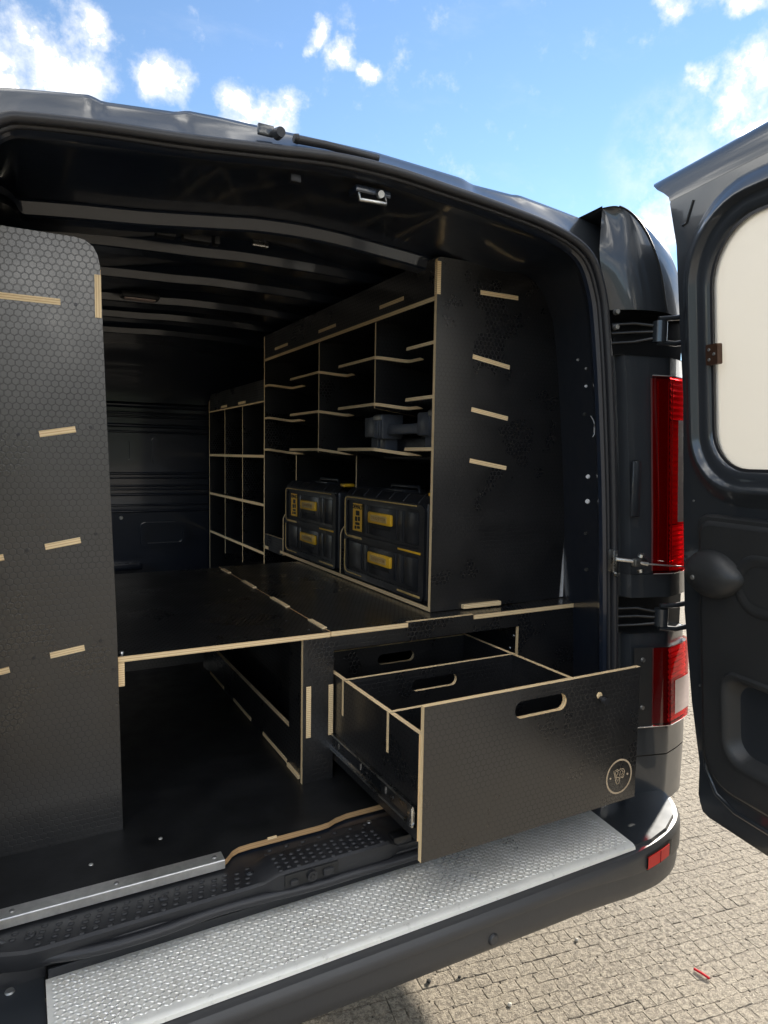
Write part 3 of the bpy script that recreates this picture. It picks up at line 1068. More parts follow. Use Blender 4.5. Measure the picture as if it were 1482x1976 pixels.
# ---- bumper, step and sill
def build_bumper():
    plan = [(-0.75, 1.03), (-0.3, 1.022), (0.3, 1.020), (0.8, 1.020), (1.15, 1.024), (1.27, 1.034), (1.36, 1.052), (1.44, 1.085), (1.495, 1.130), (1.535, 1.19), (1.565, 1.27), (1.59, 1.38), (1.60, 1.60)]
    pts = smoothpath([Vector((x, y, 0)) for x, y in plan], 5)
    prof_n = 16
    rings = []
    for i, p in enumerate(pts):
        t = (pts[min(i + 1, len(pts) - 1)] - pts[max(i - 1, 0)]).normalized()
        n = Vector((t.y, -t.x, 0))
        s = max(0.0, min(1.0, (p.x - 1.05) / 0.42))
        zb = -0.186 - 0.012 * max(0, min(1, (p.x - 0.4) / 0.7)) - 0.036 * s * s * (3 - 2 * s)
        zb += 0.09 * max(0.0, min(1.0, (p.y - 1.20) / 0.12))
        zc = -0.128 - 0.045 * s
        zt = -0.100
        prof = [(-0.150, zt + 0.002), (-0.06, zt + 0.001), (-0.018, zt), (-0.007, zt - 0.002), (-0.001, zt - 0.009), (0.001, zt - 0.016), (0.002, zc + 0.004), (0.001, zc), (-0.004, zc - 0.004),
                (-0.004, zc - 0.010), (-0.003, (zc + zb) / 2), (-0.006, zb + 0.012), (-0.012, zb + 0.003), (-0.022, zb - 0.001), (-0.05, zb - 0.004), (-0.15, zb - 0.01)]
        rings.append([p + n * a + Vector((0, 0, z)) for a, z in prof])
    b = loft('bumper', VAN, rings, BUMPER, ang=28)
    # glossy top pad beside the step
    pad = [(1.262, 1.20), (1.238, 1.052), (1.30, 1.0525), (1.37, 1.070), (1.44, 1.105), (1.488, 1.150), (1.515, 1.19), (1.53, 1.235), (1.44, 1.25), (1.30, 1.25)]
    verts = [(x, y, -0.094) for x, y in pad] + [(x + (0.004 if x > 1.3 else 0), y - 0.004, -0.104) for x, y in pad]
    n = len(pad)
    faces = [tuple(range(n))] + [(i, (i + 1) % n, n + (i + 1) % n, n + i) for i in range(n)]
    mk('bumper_top', b, verts, faces, PAINT)
    mk('bumper_top', b, [(-0.6, 1.04, -0.094), (0.016, 1.04, -0.094), (0.016, 1.24, -0.094), (-0.6, 1.24, -0.094)], [(0, 1, 2, 3)], PAINT)
    # reflector in its slot
    def at(x, z, d):
        best = min(range(len(pts)), key=lambda i: abs(pts[i].x - x))
        i = best
        t = (pts[i + 1] - pts[i - 1]).normalized()
        return Vector((x, pts[i].y + (x - pts[i].x) * t.y / t.x, z)) + Vector((t.y, -t.x, 0)) * d
    xs = frange(1.262, 1.372, 6)
    o = loft('reflector', b, [[at(x, -0.118, 0.003) for x in xs[:-1]], [at(x, -0.117, 0.0065) for x in xs[:-1]], [at(x, -0.146, 0.0065) for x in xs[:-1]], [at(x, -0.147, 0.003) for x in xs[:-1]]], REFL)
    loft('reflector_slot', b, [[at(x, -0.113, 0.0035) for x in xs], [at(x, -0.152, 0.0025) for x in xs]], INK)
    tube('reflector_divide', o, [at(1.312, -0.118, 0.007), at(1.312, -0.146, 0.007)], 0.0012, RED_D, 5)
    # parking sensor
    disc('parking_sensor', b, (0.815, 1.0215, -0.162), (0, -1, 0), 0.0105, BUMPER, 0.003, 24)
    disc('parking_sensor_ring', b, (0.815, 1.0222, -0.162), (0, -1, 0), 0.0125, TRIM, 0.002, 24)

    # tread plate step with rolled lip
    zt = -0.088
    y_in, y_out = 1.210, 1.044
    rows = [(y_in, zt), (y_out + 0.010, zt), (y_out + 0.004, zt - 0.0012), (y_out, zt - 0.004), (y_out - 0.002, zt - 0.010)]
    def xr(y):
        return 1.236 + (y - 1.04) / 0.16 * 0.022
    step = loft('step_plate', VAN, [[Vector((0.018, y, z)), Vector((0.4, y, z)), Vector((0.8, y, z)), Vector((xr(y), y, z))] for y, z in rows], TREAD, ang=30)
    V, F = [], []
    rg = random.Random(5)
    px, py = 0.0098, 0.0092
    nx, ny = int(1.21 / px), int(0.150 / py)
    for i in range(nx):
        for j in range(ny):
            cx = 0.026 + (i + 0.5) * px
            cy = y_out + 0.016 + (j + 0.5) * py
            if cx > xr(cy) - 0.008:
                continue
            a = R(38) if (i + j) % 2 else R(-38)
            ca, sa = math.cos(a), math.sin(a)
            l, w, h = 0.0058, 0.0019, 0.0019
            b0 = len(V)
            for (u, v_, z) in ((-l, 0, 0), (-l * .55, -w, 0), (l * .55, -w, 0), (l, 0, 0), (l * .55, w, 0), (-l * .55, w, 0), (-l * .6, 0, h), (l * .6, 0, h)):
                V.append((cx + u * ca - v_ * sa, cy + u * sa + v_ * ca, zt + 0.0002 + z))
            F += [tuple(b0 + q for q in f) for f in ((0, 1, 6), (1, 2, 7, 6), (2, 3, 7), (3, 4, 7), (4, 5, 6, 7), (5, 0, 6))]
    o = mk('tread_bars', step, V, F, TREAD_HI, uv=False, smooth=True)
    o['kind'] = 'stuff'
    # plastic ledge behind the step and dark gap to the sill
    rbox('step_ledge', VAN, (0.022, 1.2105, -0.100), (1.30, 1.217, -0.072), TRIM, 0.002)
    rbox('bumper_foot', VAN, (-0.6, 1.228, -0.12), (0.02, 1.26, -0.066), TRIM, 0.003)
    disc('bumper_bolt', VAN, (-0.035, 1.215, -0.093), (0, 0, 1), 0.008, SCREW, 0.003)
    # valance below the seal
    loft('sill_valance', VAN, [[Vector((-0.7, 1.238, -0.036)), Vector((1.42, 1.25, -0.036))], [Vector((-0.7, 1.245, -0.15)), Vector((1.45, 1.255, -0.15))]], PAINT)
    # sill tread moulding
    cols = frange(-0.25, 1.36, 60)

    def row(yf, zf):
        return [Vector((x, yf(x), zf(x))) for x in cols]
    def s01(x, a, b):
        t = max(0, min(1, (x - a) / (b - a)))
        return t * t * (3 - 2 * t)
    bx = lambda x: s01(x, 0.385, 0.425) * (1 - s01(x, 0.668, 0.676))      # raised latch housing
    yfr = lambda x: 1.193 - 0.010 * bx(x) + 0.03 * s01(-x, -0.01, 0.10)
    zt_ = lambda x: -0.020 + 0.017 * bx(x)
    rings = [row(lambda x: 1.345, lambda x: -0.016), row(lambda x: 1.274, lambda x: -0.019), row(lambda x: 1.262, lambda x: -0.020 + 0.012 * bx(x)),
             row(lambda x: 1.254, zt_), row(lambda x: yfr(x) + 0.006, zt_), row(lambda x: yfr(x) + 0.001, lambda x: zt_(x) - 0.004),
             row(lambda x: yfr(x), lambda x: -0.036), row(lambda x: yfr(x) + 0.012, lambda x: -0.060)]
    sill = loft('sill_tread', VAN, rings, TRIM, ang=35)
    V, F = [], []
    def stud(x, y, z):
        b0 = len(V)
        k_ = 8
        for rr, h in ((1.0, 0.0), (0.8, 0.0016), (0.45, 0.0022)):
            for i in range(k_):
                t = 2 * math.pi * i / k_
                V.append((x + 0.0062 * rr * math.cos(t), y + 0.0048 * rr * math.sin(t) , z + h))
        for r_ in range(2):
            for i in range(k_):
                F.append((b0 + r_ * k_ + i, b0 + r_ * k_ + (i + 1) % k_, b0 + (r_ + 1) * k_ + (i + 1) % k_, b0 + (r_ + 1) * k_ + i))
        F.append(tuple(b0 + 2 * k_ + i for i in range(k_)))
    i = 0
    x = -0.06
    while x < 0.385:
        for j in range(4):
            yy = 1.204 + j * 0.0145 + (0.006 if i % 2 else 0)
            if yy < 1.260 and (x > 0.0 or yy > 1.225):
                stud(x + j * 0.004, yy, -0.0198)
        x += 0.0225
        i += 1
    x = 0.428
    i = 0
    while x < 0.662:
        for j in range(4):
            stud(x, 1.194 + j * 0.0145 + (0.006 if i % 2 else 0), -0.0030)
        if i % 2 == 0:
            stud(x, 1.279, -0.0186)
            stud(x + 0.01, 1.292, -0.0182)
        x += 0.0185
        i += 1
    o = mk('tread_studs', sill, V, F, TRIM, smooth=True, uv=False)
    o['kind'] = 'stuff'
    for x, y, z in ((-0.002, 1.24, -0.0195), (0.214, 1.238, -0.0195), (0.379, 1.237, -0.0185)):
        disc('tread_screw', sill, (x, y, z), (0, 0, 1), 0.0085, TRIM, 0.003)
        disc('screw_head', sill, (x, y, z + 0.002), (0, 0, 1), 0.0045, DARKSCREW, 0.002)
    disc('tread_screw', sill, (0.671, 1.294, -0.0165), (0, 0, 1), 0.006, SCREW, 0.002)
    # door latch striker let into the housing front
    l = rbox('floor_latch', sill, (0.432, 1.1808, -0.034), (0.545, 1.1835, -0.009), INK, 0.001)
    tube('latch_cup', l, [(0.486, 1.1825, -0.020), (0.486, 1.172, -0.020)], 0.0105, TRIM, 14)
    disc('latch_socket', l, (0.486, 1.1715, -0.020), (0, -1, 0), 0.0055, INK, 0.002)
    rbox('latch_pad', l, (0.441, 1.174, -0.031), (0.459, 1.182, -0.019), TRIM, 0.004)
    rbox('latch_pad', l, (0.510, 1.174, -0.030), (0.534, 1.182, -0.015), TRIM, 0.004)
    rbox('latch_box', sill, (0.680, 1.196, -0.036), (0.725, 1.225, -0.006), BLACKPART, 0.003)


build_bumper()


def build_floor():
    # bare load bed under the ply
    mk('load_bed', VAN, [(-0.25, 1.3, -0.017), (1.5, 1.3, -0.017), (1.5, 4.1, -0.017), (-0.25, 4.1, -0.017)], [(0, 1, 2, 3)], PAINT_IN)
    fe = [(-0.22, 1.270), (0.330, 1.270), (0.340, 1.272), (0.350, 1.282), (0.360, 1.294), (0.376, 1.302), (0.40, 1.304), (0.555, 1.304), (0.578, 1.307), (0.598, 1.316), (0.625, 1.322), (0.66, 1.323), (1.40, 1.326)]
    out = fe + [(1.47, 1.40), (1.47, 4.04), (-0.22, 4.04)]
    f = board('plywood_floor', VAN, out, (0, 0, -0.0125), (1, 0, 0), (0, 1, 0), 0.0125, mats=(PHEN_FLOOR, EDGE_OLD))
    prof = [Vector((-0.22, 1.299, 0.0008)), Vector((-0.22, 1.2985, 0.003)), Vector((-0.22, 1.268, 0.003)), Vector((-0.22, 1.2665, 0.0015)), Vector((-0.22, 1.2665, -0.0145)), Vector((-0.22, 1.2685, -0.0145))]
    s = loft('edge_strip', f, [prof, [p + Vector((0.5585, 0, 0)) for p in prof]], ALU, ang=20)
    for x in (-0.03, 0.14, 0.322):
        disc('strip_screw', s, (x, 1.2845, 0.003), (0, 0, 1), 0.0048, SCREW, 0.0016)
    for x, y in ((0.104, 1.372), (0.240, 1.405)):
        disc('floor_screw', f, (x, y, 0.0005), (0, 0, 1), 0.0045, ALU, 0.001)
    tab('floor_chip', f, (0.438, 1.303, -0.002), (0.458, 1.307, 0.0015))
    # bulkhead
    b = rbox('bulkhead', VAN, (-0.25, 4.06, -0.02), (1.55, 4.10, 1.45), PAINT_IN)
    for z, d in ((1.065, 0.03), (1.02, 0.014), (1.00, 0.012), (0.95, 0.02), (0.915, 0.012), (0.68, 0.014), (0.655, 0.010), (0.61, 0.012), (0.59, 0.010), (0.56, 0.014), (0.50, 0.012), (0.465, 0.014)):
        tube('pressed_swage', b, [(-0.2, 4.058, z), (1.4, 4.058, z)], d * 0.55, PAINT_IN, 8)
    out = rrect(0.20, 0.735, 0.575, 0.885, 0.02)
    board('pressed_frame', b, out, (0, 4.06, 0), (1, 0, 0), (0, 0, 1), 0.018, holes=[rrect(0.225, 0.755, 0.55, 0.865, 0.014)], mats=(PAINT_IN, PAINT_IN))
    board('pressed_frame', b, rrect(0.67, 0.735, 1.15, 0.885, 0.02), (0, 4.06, 0), (1, 0, 0), (0, 0, 1), 0.018, holes=[rrect(0.695, 0.755, 1.125, 0.865, 0.014)], mats=(PAINT_IN, PAINT_IN))
    board('pressed_frame', b, rrect(0.60, 0.26, 0.86, 0.40, 0.03), (0, 4.06, 0), (1, 0, 0), (0, 0, 1), 0.018, holes=[rrect(0.625, 0.28, 0.835, 0.38, 0.02)], mats=(PAINT_IN, PAINT_IN))
    for x, z in ((0.50, 0.43), (0.57, 1.06), (0.545, 0.16)):
        disc('bulkhead_bolt', b, (x, 4.058, z), (0, -1, 0), 0.012, SCREW, 0.006)
    rbox('bulkhead_step', b, (-0.2, 3.98, 0.14), (0.6, 4.058, 0.17), PAINT_IN, 0.006)


PHEN_FLOOR = mat('floor film', (0.011, 0.0115, 0.0125), 0.4, spec=0.5, noise=0.3, nscale=12, bump=0.25, bscale=300, rvar=0.07)
build_floor()


# ---- open rear door
def build_door():
    O = Vector((1.525, 1.09, -0.1))
    u = Vector((-0.16504761, -0.9862856, 0))
    v = Vector((-0.09048436, 0.01514189, 0.99578276))
    w = Vector((-0.9821262, 0.16435156, -0.09174255))     # towards the cargo side

    def P(a, b, c):
        return O + u * a + v * b + w * c

    def slab(name, parent, outline, c0, c1, m, holes=(), bev=0.0):
        o = board(name, parent, outline, P(0, 0, c0), u * -1, v, 0.0, mats=(m, m)) if False else None
        loops = [list(outline)] + [list(h) for h in holes]
        flat = [q for l in loops for q in l]
        tris = tessellate_polygon([[Vector((q[0], q[1], 0)) for q in l] for l in loops])
        nv = len(flat)
        verts = [P(a, b, c0) for a, b in flat] + [P(a, b, c1) for a, b in flat]
        faces = [tuple(t) for t in tris] + [tuple(i + nv for i in t) for t in tris]
        base = 0
        for l in loops:
            n = len(l)
            faces += [(base + i, base + (i + 1) % n, base + (i + 1) % n + nv, base + i + nv) for i in range(n)]
            base += n
        return auto_smooth(mk(name, parent, verts, faces, m), 35)

    def ringloft(name, parent, loops, m):
        return loft(name, parent, [[P(a, b, c) for a, b in l] for l, c in loops], m, closed=True, ang=50)

    W = 0.76

    def win(o, dr=0.0):       # window contour grown by o
        return rrect(0.080 - o, 0.884 - o, W - 0.10 + o, 1.425 + o, (0.095 + o * .8, 0.095 + o * .8, 0.13 + o * .8, 0.13 + o * .8), 9)
    skin = [(-0.034, 1.530), (W, 1.540), (W + 0.01, 1.50), (W + 0.01, 0.03), (W - 0.03, 0.0), (0.03, 0.0), (0.010, 0.006), (0.0, 0.03), (0.008, 0.14), (-0.012, 0.30), (-0.02, 0.53), (-0.015, 0.77),
                      (-0.012, 1.06), (-0.018, 1.26), (-0.025, 1.42), (-0.034, 1.51)]
    inner = [(-0.036, 1.515), (-0.034, 1.522), (W - 0.02, 1.530), (W - 0.01, 1.52), (W - 0.01, 0.05), (W - 0.04, 0.026), (0.048, 0.026), (0.024, 0.034), (0.016, 0.06), (0.022, 0.145), (0.000, 0.30), (-0.018, 0.53), (-0.015, 0.77),
             (-0.007, 1.06), (-0.014, 1.26), (-0.018, 1.415)]
    d = slab('rear_door', VAN, skin, -0.028, 0.0, PAINT, holes=[win(0.02)])
    slab('door_inner', d, inner, -0.0005, 0.018, PAINT, holes=[win(0.080)])
    # rolled top rail running out to a point over the hinge side
    rows = [(-0.036, 1.521, 0.0185), (-0.040, 1.532, 0.0175), (-0.060, 1.548, 0.014), (-0.088, 1.566, 0.009), (-0.108, 1.582, 0.002), (-0.116, 1.590, -0.006), (-0.110, 1.594, -0.016), (-0.05, 1.560, -0.030), (-0.034, 1.525, -0.0285)]
    loft('top_rail', d, [[P(u0 + (W + 0.005 - u0) * t, b + 0.009 * t, c) for t in (0, 0.04, 0.2, 0.6, 1.0)] for u0, b, c in rows], PAINT, ang=50)
    # pressed window surround: ridge, then falling to the pane
    ringloft('window_surround', d, [(win(0.080), 0.018), (win(0.076), 0.019), (win(0.070), 0.024), (win(0.046), 0.041), (win(0.041), 0.042), (win(0.037), 0.040), (win(0.033), 0.028), (win(0.029), 0.0255), (win(0.018), 0.0245), (win(0.006), 0.022), (win(-0.001), 0.015), (win(-0.002), -0.006)], PAINT)
    slab('window_lining', d, win(0.004), 0.004, 0.006, PANE)
    slab('window_gasket', d, win(0.0015), 0.0125, 0.0165, RUBBER, holes=[win(-0.006)])
    # latch block at the pane edge
    l = slab('lining_latch', d, rrect(0.080, 1.124, 0.114, 1.170, 0.004), 0.018, 0.032, BROWN)
    for a, b in ((0.090, 1.158), (0.090, 1.136), (0.104, 1.147)):
        disc('latch_screw', l, P(a, b, 0.032), w, 0.0038, SCREW, 0.002)
    # pressed swage across the top and the little bent clip
    tube('pressed_clip', d, [P(0.038, 1.500, 0.019), P(0.016, 1.456, 0.019), P(0.004, 1.454, 0.019)], 0.003, PAINT, 8)
    # lower trim panel with door pocket
    tr = rrect(0.055, 0.123, W - 0.05, 0.770, (0.09, 0.06, 0.03, 0.03), 7)

    def trg(o):
        return rrect(0.055 + o, 0.123 + o, W - 0.05 - o, 0.770 - o, (0.09 - o * .6, 0.06, 0.03, 0.03), 7)
    pk = lambda o: rrect(0.135 + o, 0.215 + o, W - 0.10 - o, 0.415 - o, (0.05 - o * .5, 0.05, 0.03, 0.04), 7)
    trim = slab('trim_panel', d, trg(0.010), 0.031, 0.042, DOORTRIM, holes=[pk(0.0)])
    ringloft('trim_border', trim, [(trg(-0.014), 0.017), (trg(-0.012), 0.028), (trg(-0.008), 0.034), (trg(0.0), 0.034), (trg(0.004), 0.041), (trg(0.0102), 0.0425)], DOORTRIM)
    ringloft('pocket_rim', trim, [(pk(-0.014), 0.042), (pk(-0.010), 0.050), (pk(-0.002), 0.050), (pk(0.006), 0.040), (pk(0.016), 0.018), (pk(0.03), 0.010), (pk(0.034), 0.012), (pk(0.045), 0.004)], DOORTRIM)
    slab('pocket_back', trim, pk(0.04), 0.0035, 0.005, DOORTRIM)
    # pull-handle moulding and finger bowl
    bm = bmesh.new()
    q = bmesh.ops.create_uvsphere(bm, u_segments=28, v_segments=14, radius=1.0)
    for vt in list(q['verts']):
        a, b, c = vt.co
        c = max(c, -0.1)
        taper = 1.0 - 0.30 * max(0, a) ** 2
        vt.co = P(0.105 + a * 0.085, 0.647 + b * 0.058 * taper, 0.030 + max(0, c) ** 0.8 * 0.055)
    h = auto_smooth(from_bm('pull_handle', d, bm, DOORTRIM), 60)
    disc('handle_screw', h, P(0.082, 0.642, 0.083), w, 0.006, SCREW, 0.004)
    bowl = lambda o: rrect(0.165 + o, 0.575 + o, 0.34 - o, 0.705 - o, 0.06 - o * .7, 7)
    ringloft('finger_bowl', trim, [(bowl(-0.004), 0.0425), (bowl(0.0), 0.046), (bowl(0.01), 0.0445), (bowl(0.02), 0.0432)], DOORTRIM)
    # outer skin wrapped round the hinge edge, extended unseen to stop sun through the gap
    ring0, ring1, ring2 = [], [], []
    for b in frange(0.14, 1.50, 14):
        p0 = P(-0.016, b, -0.026)
        e = Vector((1.602 - 0.048 * (p0.z - 0.66) - 0.12 * max(0, p0.z - 1.15), 1.214, p0.z))
        if b < 0.34:
            e = p0 + Vector((p0.x, p0.y, 0)).normalized() * (0.08 + 0.05 * max(0, (b - 0.24) / 0.1))
        ring0.append(p0)
        ring1.append(p0.lerp(e, 0.5) + Vector((0.008, -0.004, 0)))
        ring2.append(e)
    loft('hinge_edge_sun_stop', d, [ring0, ring1, ring2], PAINT)
    # lower pressing
    tube('lower_swage', d, [P(0.038, 0.20, 0.016), P(0.043, 0.14, 0.016), P(0.075, 0.09, 0.016), P(0.13, 0.072, 0.016), P(0.6, 0.072, 0.016)], 0.007, PAINT, 8)
    for a, b in ((0.02, 0.81), (0.028, 0.35)):
        disc('panel_clip', d, P(a, b, 0.018), w, 0.003, SCREW, 0.002)


build_door()


def mirror_left():
    """the left rear corner and the left door, just outside the photograph, as the mirror of the right ones"""
    M = Matrix.Translation((1.20, 0, 0)) @ Matrix.Diagonal((-1, 1, 1, 1))

    # the left door stands folded right back, in line with the tail
    H = Matrix.Translation((-0.325, 1.09, 0))
    swing = H @ Matrix.Rotation(R(-99.5), 4, 'Z') @ H.inverted()

    def copy(o, parent, extra=None):
        me = o.data.copy()
        me.transform(M)
        extra = swing if o.name.startswith('rear_door') else extra
        if extra:
            me.transform(extra)
        me.flip_normals()
        c = link(bpy.data.objects.new(o.name.split('.')[0], me), parent)
        for ch in list(o.children):
            copy(ch, c, extra)
    kinds = ('corner_panel', 'hinge_cover', 'hinge_recess', 'recess_ledge', 'shoulder_cap', 'tail_lamp', 'fog_lamp', 'door_hinge', 'rear_door')
    for o in [c for c in VAN.children if c.name.split('.')[0] in kinds]:
        copy(o, VAN)
    side = patch('side_panel', VAN, [9, 10, 11, 11.9], [0.345, 0.442, 0.503, 0.7, 0.95, 1.063, 1.185], PAINT, -0.0035)
    side.data.transform(M)
    side.data.flip_normals()


mirror_left()

# ------------------------------------------------------------------ plywood racking
T = 0.012


def build_left_rack():
    r = thing('plywood_rack', 'tall black plywood rack end panel at the left side of the van', 'rack', (0.0, 1.6, 0.0))
    out = [(-0.19, 0.0), (0.176, 0.0), (0.170, 0.449), (0.1575, 0.874), (0.1515, 1.118), (0.1500, 1.165), (0.146, 1.185), (0.138, 1.200), (0.124, 1.210), (0.105, 1.2135), (-0.19, 1.2135)]
    p = board('end_panel', r, out, (0, 1.489, 0), (1, 0, 0), (0, 0, 1), T)
    board('end_panel', r, [(a, b) for a, b in out], (0, 3.0, 0), (1, 0, 0), (0, 0, 1), T)
    for z0, z1, tilt in ((1.077, 1.077, 0.0), (0.830, 0.835, 0.17), (0.609, 0.613, 0.17), (0.390, 0.394, 0.17)):
        ux = Vector((1, 0, tilt)).normalized()
        board('shelf', r, [(-0.19, 1.4895), (0.13 if tilt else 0.14, 1.4895), (0.13 if tilt else 0.14, 2.99), (-0.19, 2.99)], Vector((0, 0, (z0 - 0.045 * tilt - 0.005) if tilt else z0 - 0.002)), ux, (0, 1, 0), T)
    # shelf tabs coming through the panel
    def tabx(x0, z0, x1, z1):
        d = Vector((x1 - x0, 0, z1 - z0))
        L = d.length
        d.normalize()
        board('shelf_tab', r, rect(0, 0, L, T), (x0, 1.4963, z0 - T), d, Vector((-d.z, 0, d.x)), 0.0202, mats=(EDGE, EDGE)).data.uv_layers[0]
    tabx(-0.10, 1.0925, 0.078, 1.0925)
    tabx(0.037, 0.838, 0.101, 0.8495)
    tabx(0.042, 0.618, 0.106, 0.629)
    tabx(0.046, 0.400, 0.109, 0.4085)
    tabx(-0.095, 0.590, -0.029, 0.602)
    tabx(-0.09, 0.370, -0.025, 0.3815)
    board('rail_tab', r, rect(0, 0, 0.083, T), (0.1395, 1.4762, 1.064), (0, 0, 1), (1, 0, 0), 0.012, mats=(EDGE, EDGE))
    board('front_rail', r, rect(1.49, 1.064, 2.99, 1.16), (0.1405, 0, 0), (0, 1, 0), (0, 0, 1), T)
    for x, z in ((0.105, 1.085), (0.128, 0.848), (0.0, 0.83), (0.134, 0.634), (0.01, 0.606), (0.139, 0.412), (0.016, 0.392), (0.162, 0.35), (0.168, 0.06)):
        disc('panel_screw', r, (x, 1.4772, z), (0, -1, 0), 0.0035, DARKSCREW, 0.0012)


build_left_rack()


def build_shelving():
    r = thing('shelving_unit', 'tall black plywood shelving with wavy shelves on the right of the van', 'shelving', (1.2, 1.9, 0.372))
    FX = 0.985
    out = [(FX, 0.375), (1.452, 0.375), (1.4735, 0.74), (1.474, 0.9), (1.455, 1.20), (1.43, 1.29), (1.40, 1.318), (1.36, 1.328), (1.0, 1.328), (FX + 0.004, 1.325), (FX, 1.320)]
    board('end_panel', r, out, (0, 1.567, 0), (1, 0, 0), (0, 0, 1), T)
    board('far_panel', r, rect(FX, 0.03, 1.46, 1.326), (0, 2.997, 0), (1, 0, 0), (0, 0, 1), T)
    board('back_panel', r, rect(1.568, 0.39, 2.984, 1.21), (1.455, 0, 0), (0, 1, 0), (0, 0, 1), 0.006, mats=(PHEN, PHEN))
    hd = board('header_board', r, [(1.5675, 1.2275), (2.9845, 1.2275), (2.9845, 1.318), (2.975, 1.327), (1.5675, 1.327)], (FX, 0, 0), (0, 1, 0), (0, 0, 1), T)
    hd.data.materials[1] = PHEN
    board('rail_tab', r, rect(0, 0, T, 0.085), (FX - 0.0012, 1.5545, 1.232), (1, 0, 0), (0, 0, 1), 0.0, mats=(EDGE, EDGE)) if False else None
    tab('rail_tab', r, (FX - 0.0012, 1.5538, 1.230), (FX + 0.0105, 1.5665, 1.315))
    board('top_shelf', r, rect(FX, 1.5675, 1.455, 2.9845), (0, 0, 1.215), (1, 0, 0), (0, 1, 0), T)
    for y0, y1 in ((1.733, 1.880), (2.208, 2.362), (2.691, 2.846)):
        tab('divider_tab', r, (FX - 0.0012, y0, 1.2475), (FX + 0.006, y1, 1.2585))
    # tilted shelves with scalloped front edges
    tl = -0.16
    ux = Vector((1, 0, tl)).normalized()
    uy = Vector((0, 1, 0))

    def scallop(y0, y1, d=0.086, open_end=False):
        pts = []
        rr = 0.04
        for i in range(9):
            t = i / 8
            s = t * t * (3 - 2 * t)
            pts.append((d * s, y0 + rr * t * 1.0))
        r2 = 0.085
        for i in range(13):
            t = i / 12
            s = 1 - t * t * (3 - 2 * t)
            pts.append((d * s, y1 - r2 + r2 * t))
        return pts
    for zt in (1.111, 0.967, 0.826):
        fr = [(0, 1.5675)] + scallop(1.712, 1.915) + scallop(2.182, 2.37) + scallop(2.660, 2.935) + [(0, 2.9845)]
        outl = [(0.455, 1.5675)] + [(0.455, 2.9845)] + list(reversed(fr))
        board('shelf', r, list(reversed(outl)), Vector((FX + 0.0005, 0, zt)) - ux.cross(uy) * 0.0098, ux, uy, 0.0098)
    for y, z0, z1 in ((1.914, 0.950, 1.2145), (2.367, 0.810, 1.2145)):
        board('divider', r, [(0.0045, z0), (0.45, z0 - 0.06), (0.45, z1), (0.0045, z1)], (FX, y + 0.004, 0), (1, 0, 0), (0, 0, 1), 0.008)
    # base board, lower dividers with a curved front
    board('base_board', r, rect(FX, 1.5675, 1.45, 2.775), (0, 0, 0.3752), (1, 0, 0), (0, 1, 0), 0.0118)
    for y in (2.150, 2.738):
        outl = [(0.0, 0.3875), (0.0, 0.520)]
        for i in range(7):
            t = R(90 * i / 6)
            outl.append((0.045 - 0.045 * math.cos(t), 0.520 + 0.045 * math.sin(t)))
        outl += [(0.058, 0.580), (0.058, 0.800), (0.44, 0.75), (0.44, 0.3875)]
        board('low_divider', r, outl, (FX + 0.001, y + 0.006, 0), (1, 0, 0), (0, 0, 1), 0.009)
    board('lip_board', r, rect(2.747, 0.368, 2.984, 0.437), (FX + 0.001, 0, 0), (0, 1, 0), (0, 0, 1), T)
    tab('lip_tab', r, (FX - 0.001, 2.93, 0.371), (FX + 0.006, 2.975, 0.384))
    # shelf tabs through the end panel
    def t2(x0, z0, x1, z1):
        d = Vector((x1 - x0, 0, z1 - z0))
        L = d.length
        d.normalize()
        board('shelf_tab', r, rect(0, -T, L, 0), (x0, 1.5740, z0), d, Vector((-d.z, 0, d.x)), 0.0202, mats=(EDGE, EDGE))
    t2(1.125, 1.2575, 1.256, 1.2575)
    t2(1.106, 1.083, 1.234, 1.0625)
    t2(1.106, 0.939, 1.233, 0.9185)
    t2(1.105, 0.798, 1.233, 0.7775)
    board('base_tab', r, rect(1.088, 0.377, 1.218, 0.388), (0, 1.5655, 0), (1, 0, 0), (0, 0, 1), 0.024, mats=(EDGE, EDGE))
    board('white_wedge', r, [(1.4535, 0.376), (1.474, 0.376), (1.474, 0.72)], (0, 1.5665, 0), (1, 0, 0), (0, 0, 1), 0.004, mats=(WHITEDOT, WHITEDOT))  # white wedge added to fill the pale sliver beside the end panel
    for x, z in ((1.06, 1.257), (1.30, 1.235), (1.05, 1.075), (1.29, 1.04), (1.05, 0.93), (1.285, 0.90), (1.05, 0.79), (1.285, 0.75), (1.03, 0.382), (1.335, 0.66), (1.455, 0.62), (1.40, 0.55)):
        disc('panel_screw', r, (x, 1.5553, z), (0, -1, 0), 0.0036, DARKSCREW, 0.0012)


build_shelving()


